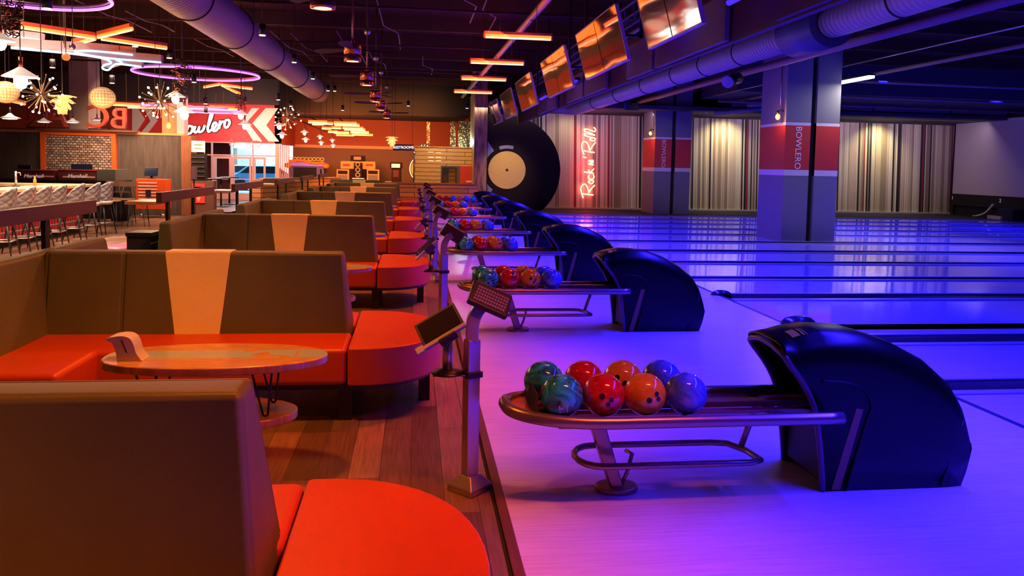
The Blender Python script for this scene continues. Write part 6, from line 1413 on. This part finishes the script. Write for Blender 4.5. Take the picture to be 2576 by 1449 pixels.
# dark hanging sculptures of metal pieces
for px, py, Y, wp, hp, lab in ((24, 42, 9.0, 56, 82, 'dark cluster of twisted metal pieces hanging at the top left corner'), (458, 188, 15.0, 44, 78, 'dark cluster of metal pieces hanging inside the purple ring'), (607, 255, 19.0, 24, 34, 'small dark cluster of metal pieces above the pendant right of the script sign')):
    q = onY(px, py, Y); W_ = wp * Y / FPX / 2; H_ = hp * Y / FPX / 2; rnd = random.Random(py); t = thing('metal_cluster', lab, 'hanging sculpture', q, group='dark metal clusters')
    mb = MB(); mt = MB()
    for i in range(46):
        a = rnd.random() * 6.28; r_ = W_ * math.sqrt(rnd.random()); z = (rnd.random() * 2 - 1) * H_; c = Vector((r_ * math.cos(a), r_ * math.sin(a), z)); M3 = Matrix.Rotation(rnd.random() * 6, 3, 'X') @ Matrix.Rotation(rnd.random() * 6, 3, 'Z')
        s_ = W_ * 0.32
        (mb if i % 3 else mt).tube([c + M3 @ Vector((s_ * math.cos(k_), s_ * 0.6 * math.sin(k_), 0)) for k_ in (0, 1, 2, 3, 4, 5)], W_ * 0.05, 5, closed=True)
    mb.build('metal_piece', mat('cluster_iron', (0.05, 0.03, 0.03), 0.35, 0.6), t); mt.build('copper_piece', M_copper, t); cord(t, H_, ZC - q.z, 0.01)
# small bare globes and buoys
for px, py, Y, rp, m, lab in ((166, 143, 12.0, 9, mat('orange_globe', (0.8, 0.2, 0.05), 0.4, emit=(1, 0.25, 0.05), es=0.5), 'small orange globe hanging under the layered sign'), (183, 117, 11.5, 8, M_steel, 'small silver globe hanging under the orange tube fork')):
    q = onY(px, py, Y); t = thing('globe_drop', lab, 'hanging globe', q, group='small hanging globes'); MB().ball((0, 0, 0), rp * Y / FPX, 18, 10).build('globe', m, t); cord(t, 0.04, ZC - q.z)
# filament bulb lamp by the post
q = onY(424, 316, 21.0); t = thing('filament_pendant', 'bare amber filament bulb hanging over the dark wall panels', 'pendant lamp', q); MB().lathe((0, 0, 0), [(0, -0.09), (0.05, -0.05), (0.055, 0.02), (0.02, 0.08), (0, 0.08)], 14).build('bulb', mat('amber_bulb', (0, 0, 0)), t); cord(t, 0.08, ZC - q.z); light('POINT', 'filament_light', q + Vector((0, -0.2, 0)), 12, (1, 0.5, 0.1), 0.1)
# ceiling can lights
cans = [(660, 90, 12), (740, 158, 16), (787, 199, 19.5), (825, 229, 23), (700, 252, 20), (862, 278, 26), (842, 230, 24), (119, 24, 9), (340, 118, 14), (426, 147, 15), (132, 171, 16), (517, 262, 21), (282, 210, 17), (488, 208, 17), (732, 268, 24), (1027, 267, 26), (1175, 273, 27), (518, 285, 24), (742, 296, 27)]
can0 = thing('can_light', '', 'ceiling light', (0, 0, 0)); MB().cyl((0, 0, 0.012), (0, 0, 0.17), 0.05, 16).build('can', M_black, can0); MB().cyl((0, 0, 0.0), (0, 0, 0.014), 0.046, 16).build('lens', mat('can_lens', (1, 1, 1), 0.4, emit=(1, 0.8, 0.66), es=2.2), can0)
cts = [can0] + [copy_tree(can0) for _ in cans[1:]]
for i, (px, py, Y) in enumerate(cans):
    q = onY(px, py, Y); t = cts[i]
    MB().cyl((0, 0, 0.16), (0, 0, ZC - q.z), 0.007, 5).build('stem', M_joist, t)
    t.location = q; t['group'] = 'black can lights under the ceiling'
    t['label'] = 'small black can light %s' % ['right of the big spiral duct, the nearest of its line', 'right of the big spiral duct, second of its line', 'right of the big spiral duct, third of its line', 'at the far end of the spiral duct', 'above the right starburst lamp, with a white side strip', 'above the orange tube grid', 'just right of the far duct end', 'below the cut purple ring at the top left', 'between orange tubes and layered sign', 'above the left end of the whole purple ring', 'below the layered sign at the far left', 'above the small purple ring', 'above the woven globe pendant', 'inside the whole purple ring', 'above and right of the right starburst lamp', 'between the farthest fan and the tube lights', 'on the dark soffit left of the hanging screens', 'just above the script sign', 'beside the right starburst lamp, lowest'][i]
# cameras, speakers and stage lights over the lanes
def dome_cam(px, py, X, lab):
    q = onX(px, py, X); t = thing('dome_camera', lab, 'camera', q, group='white dome cameras'); MB().lathe((0, 0, 0), [(0, -0.05), (0.04, -0.035), (0.05, 0), (0, 0)], 18).build('dome', M_screen, t); MB().lathe((0, 0, 0), [(0.062, 0.0), (0.07, 0.02), (0.06, 0.05), (0, 0.055)], 20).build('housing', M_white, t); MB().cyl((0, 0, 0.05), (0, 0, 0.6), 0.012, 6).build('stem', M_joist, t)
dome_cam(1822, 97, 4.0, 'white dome camera hanging under the beam, nearer one'); dome_cam(1625, 172, 4.0, 'white dome camera hanging under the beam, farther one')
q = onY(1845, 200, 17.0); t = thing('stage_light', 'black stage spotlight hanging left of the near column', 'spotlight', q); MB().cyl((-0.16, -0.1, -0.06), (0.16, 0.1, 0.05), 0.13, 20).build('barrel', M_black, t); MB().cyl((-0.20, -0.13, -0.08), (-0.16, -0.10, -0.06), 0.14, 20).build('lens', mat('grey_lens', (0.2, 0.2, 0.25), 0.2), t); MB().tube([(0, -0.1, 0), (0, -0.1, 0.25), (0, 0.1, 0.25), (0, 0.1, 0)], 0.012, 5).build('yoke', M_black, t); MB().cyl((0, 0, 0.25), (0, 0, ZC - q.z), 0.012, 5).build('stem', M_joist, t)
q = onY(1588, 268, 25.0); t = thing('stage_light', 'small black stage spotlight in front of the record mural top', 'spotlight', q); MB().box(-0.22, 0.22, -0.1, 0.1, -0.13, 0.13).build('barrel', M_black, t, bevel=0.02); MB().cyl((0, 0, 0.1), (0, 0, ZC - q.z), 0.012, 5).build('stem', M_joist, t)
q = onY(1778, 278, 28.0); t = thing('wall_speaker', 'white ball-shaped fixture above the mural between the columns', 'fixture', q); MB().ball((0, 0, 0), 0.09, 16, 10).build('ball', M_white, t); MB().cyl((0, 0, 0), (0, 0, ZC - q.z), 0.01, 5).build('stem', M_joist, t)
for (pa, pb, Y, lab) in (((1880, 265), (1944, 262), 27.0, 'short grey pipe above the mural left of the near column'), ((1795, 285), (1940, 272), 27.0, 'long grey pipe just above the mural left of the near column')):
    a = onY(*pa, Y); c = onY(*pb, Y); tag(MB().cyl(a, c, 0.07, 10).build('wall_pipe', mat('grey_pipe', (0.3, 0.3, 0.28), 0.5)), lab, 'pipe')
# items at the foot of the masking
a = onX(2470, 540, 22.6); c = onX(2506, 514, 22.6)
mb = MB()
for k_ in (0, 0.08): mb.tube(smooth_line([(22.5, a.y + k_ + 0.3, 0.05), (22.5, a.y + k_, 0.1), (22.5, (a.y + c.y) / 2 + k_ * 0.6, 0.25), (22.5, c.y + k_, c.z)], 5), 0.022, 6)
tag(mb.build('pale_hose', M_white), 'pair of curved pale hoses before the lane masking at the far right', 'hose')
q = onX(2540, 530, 22.4); tag(MB().box(22.2, 22.5, q.y - 0.4, q.y + 0.4, 0.02, 0.45).build('machine_box', M_dark, bevel=0.03), 'black machine box at the right edge before the masking', 'box')
q = onX(2512, 541, 22.3); tag(MB().box(22.1, 22.3, q.y - 0.35, q.y + 0.35, 0.02, 0.16).build('yellow_tray', mat('pale_yellow_plastic', (0.55, 0.52, 0.3), 0.5), bevel=0.01), 'pale yellow tray on the floor before the lane number 2', 'tray')

YN = 24.2
a = onY(447, 275, YN); c = onY(466, 333, YN)
struct(MB().box(a.x, c.x, YN - 0.1, YN + 0.3, 2.38, 3.6), 'trim_8', mat('lilac_grey_pillar', (0.42, 0.34, 0.36), 0.6))
a = onY(406, 275, YN); c = onY(446, 333, YN)
struct(MB().box(a.x, c.x, YN + 0.05, YN + 0.25, 2.44, 3.3), 'wall_11', mat('brown_niche', (0.30, 0.17, 0.07), 0.6))
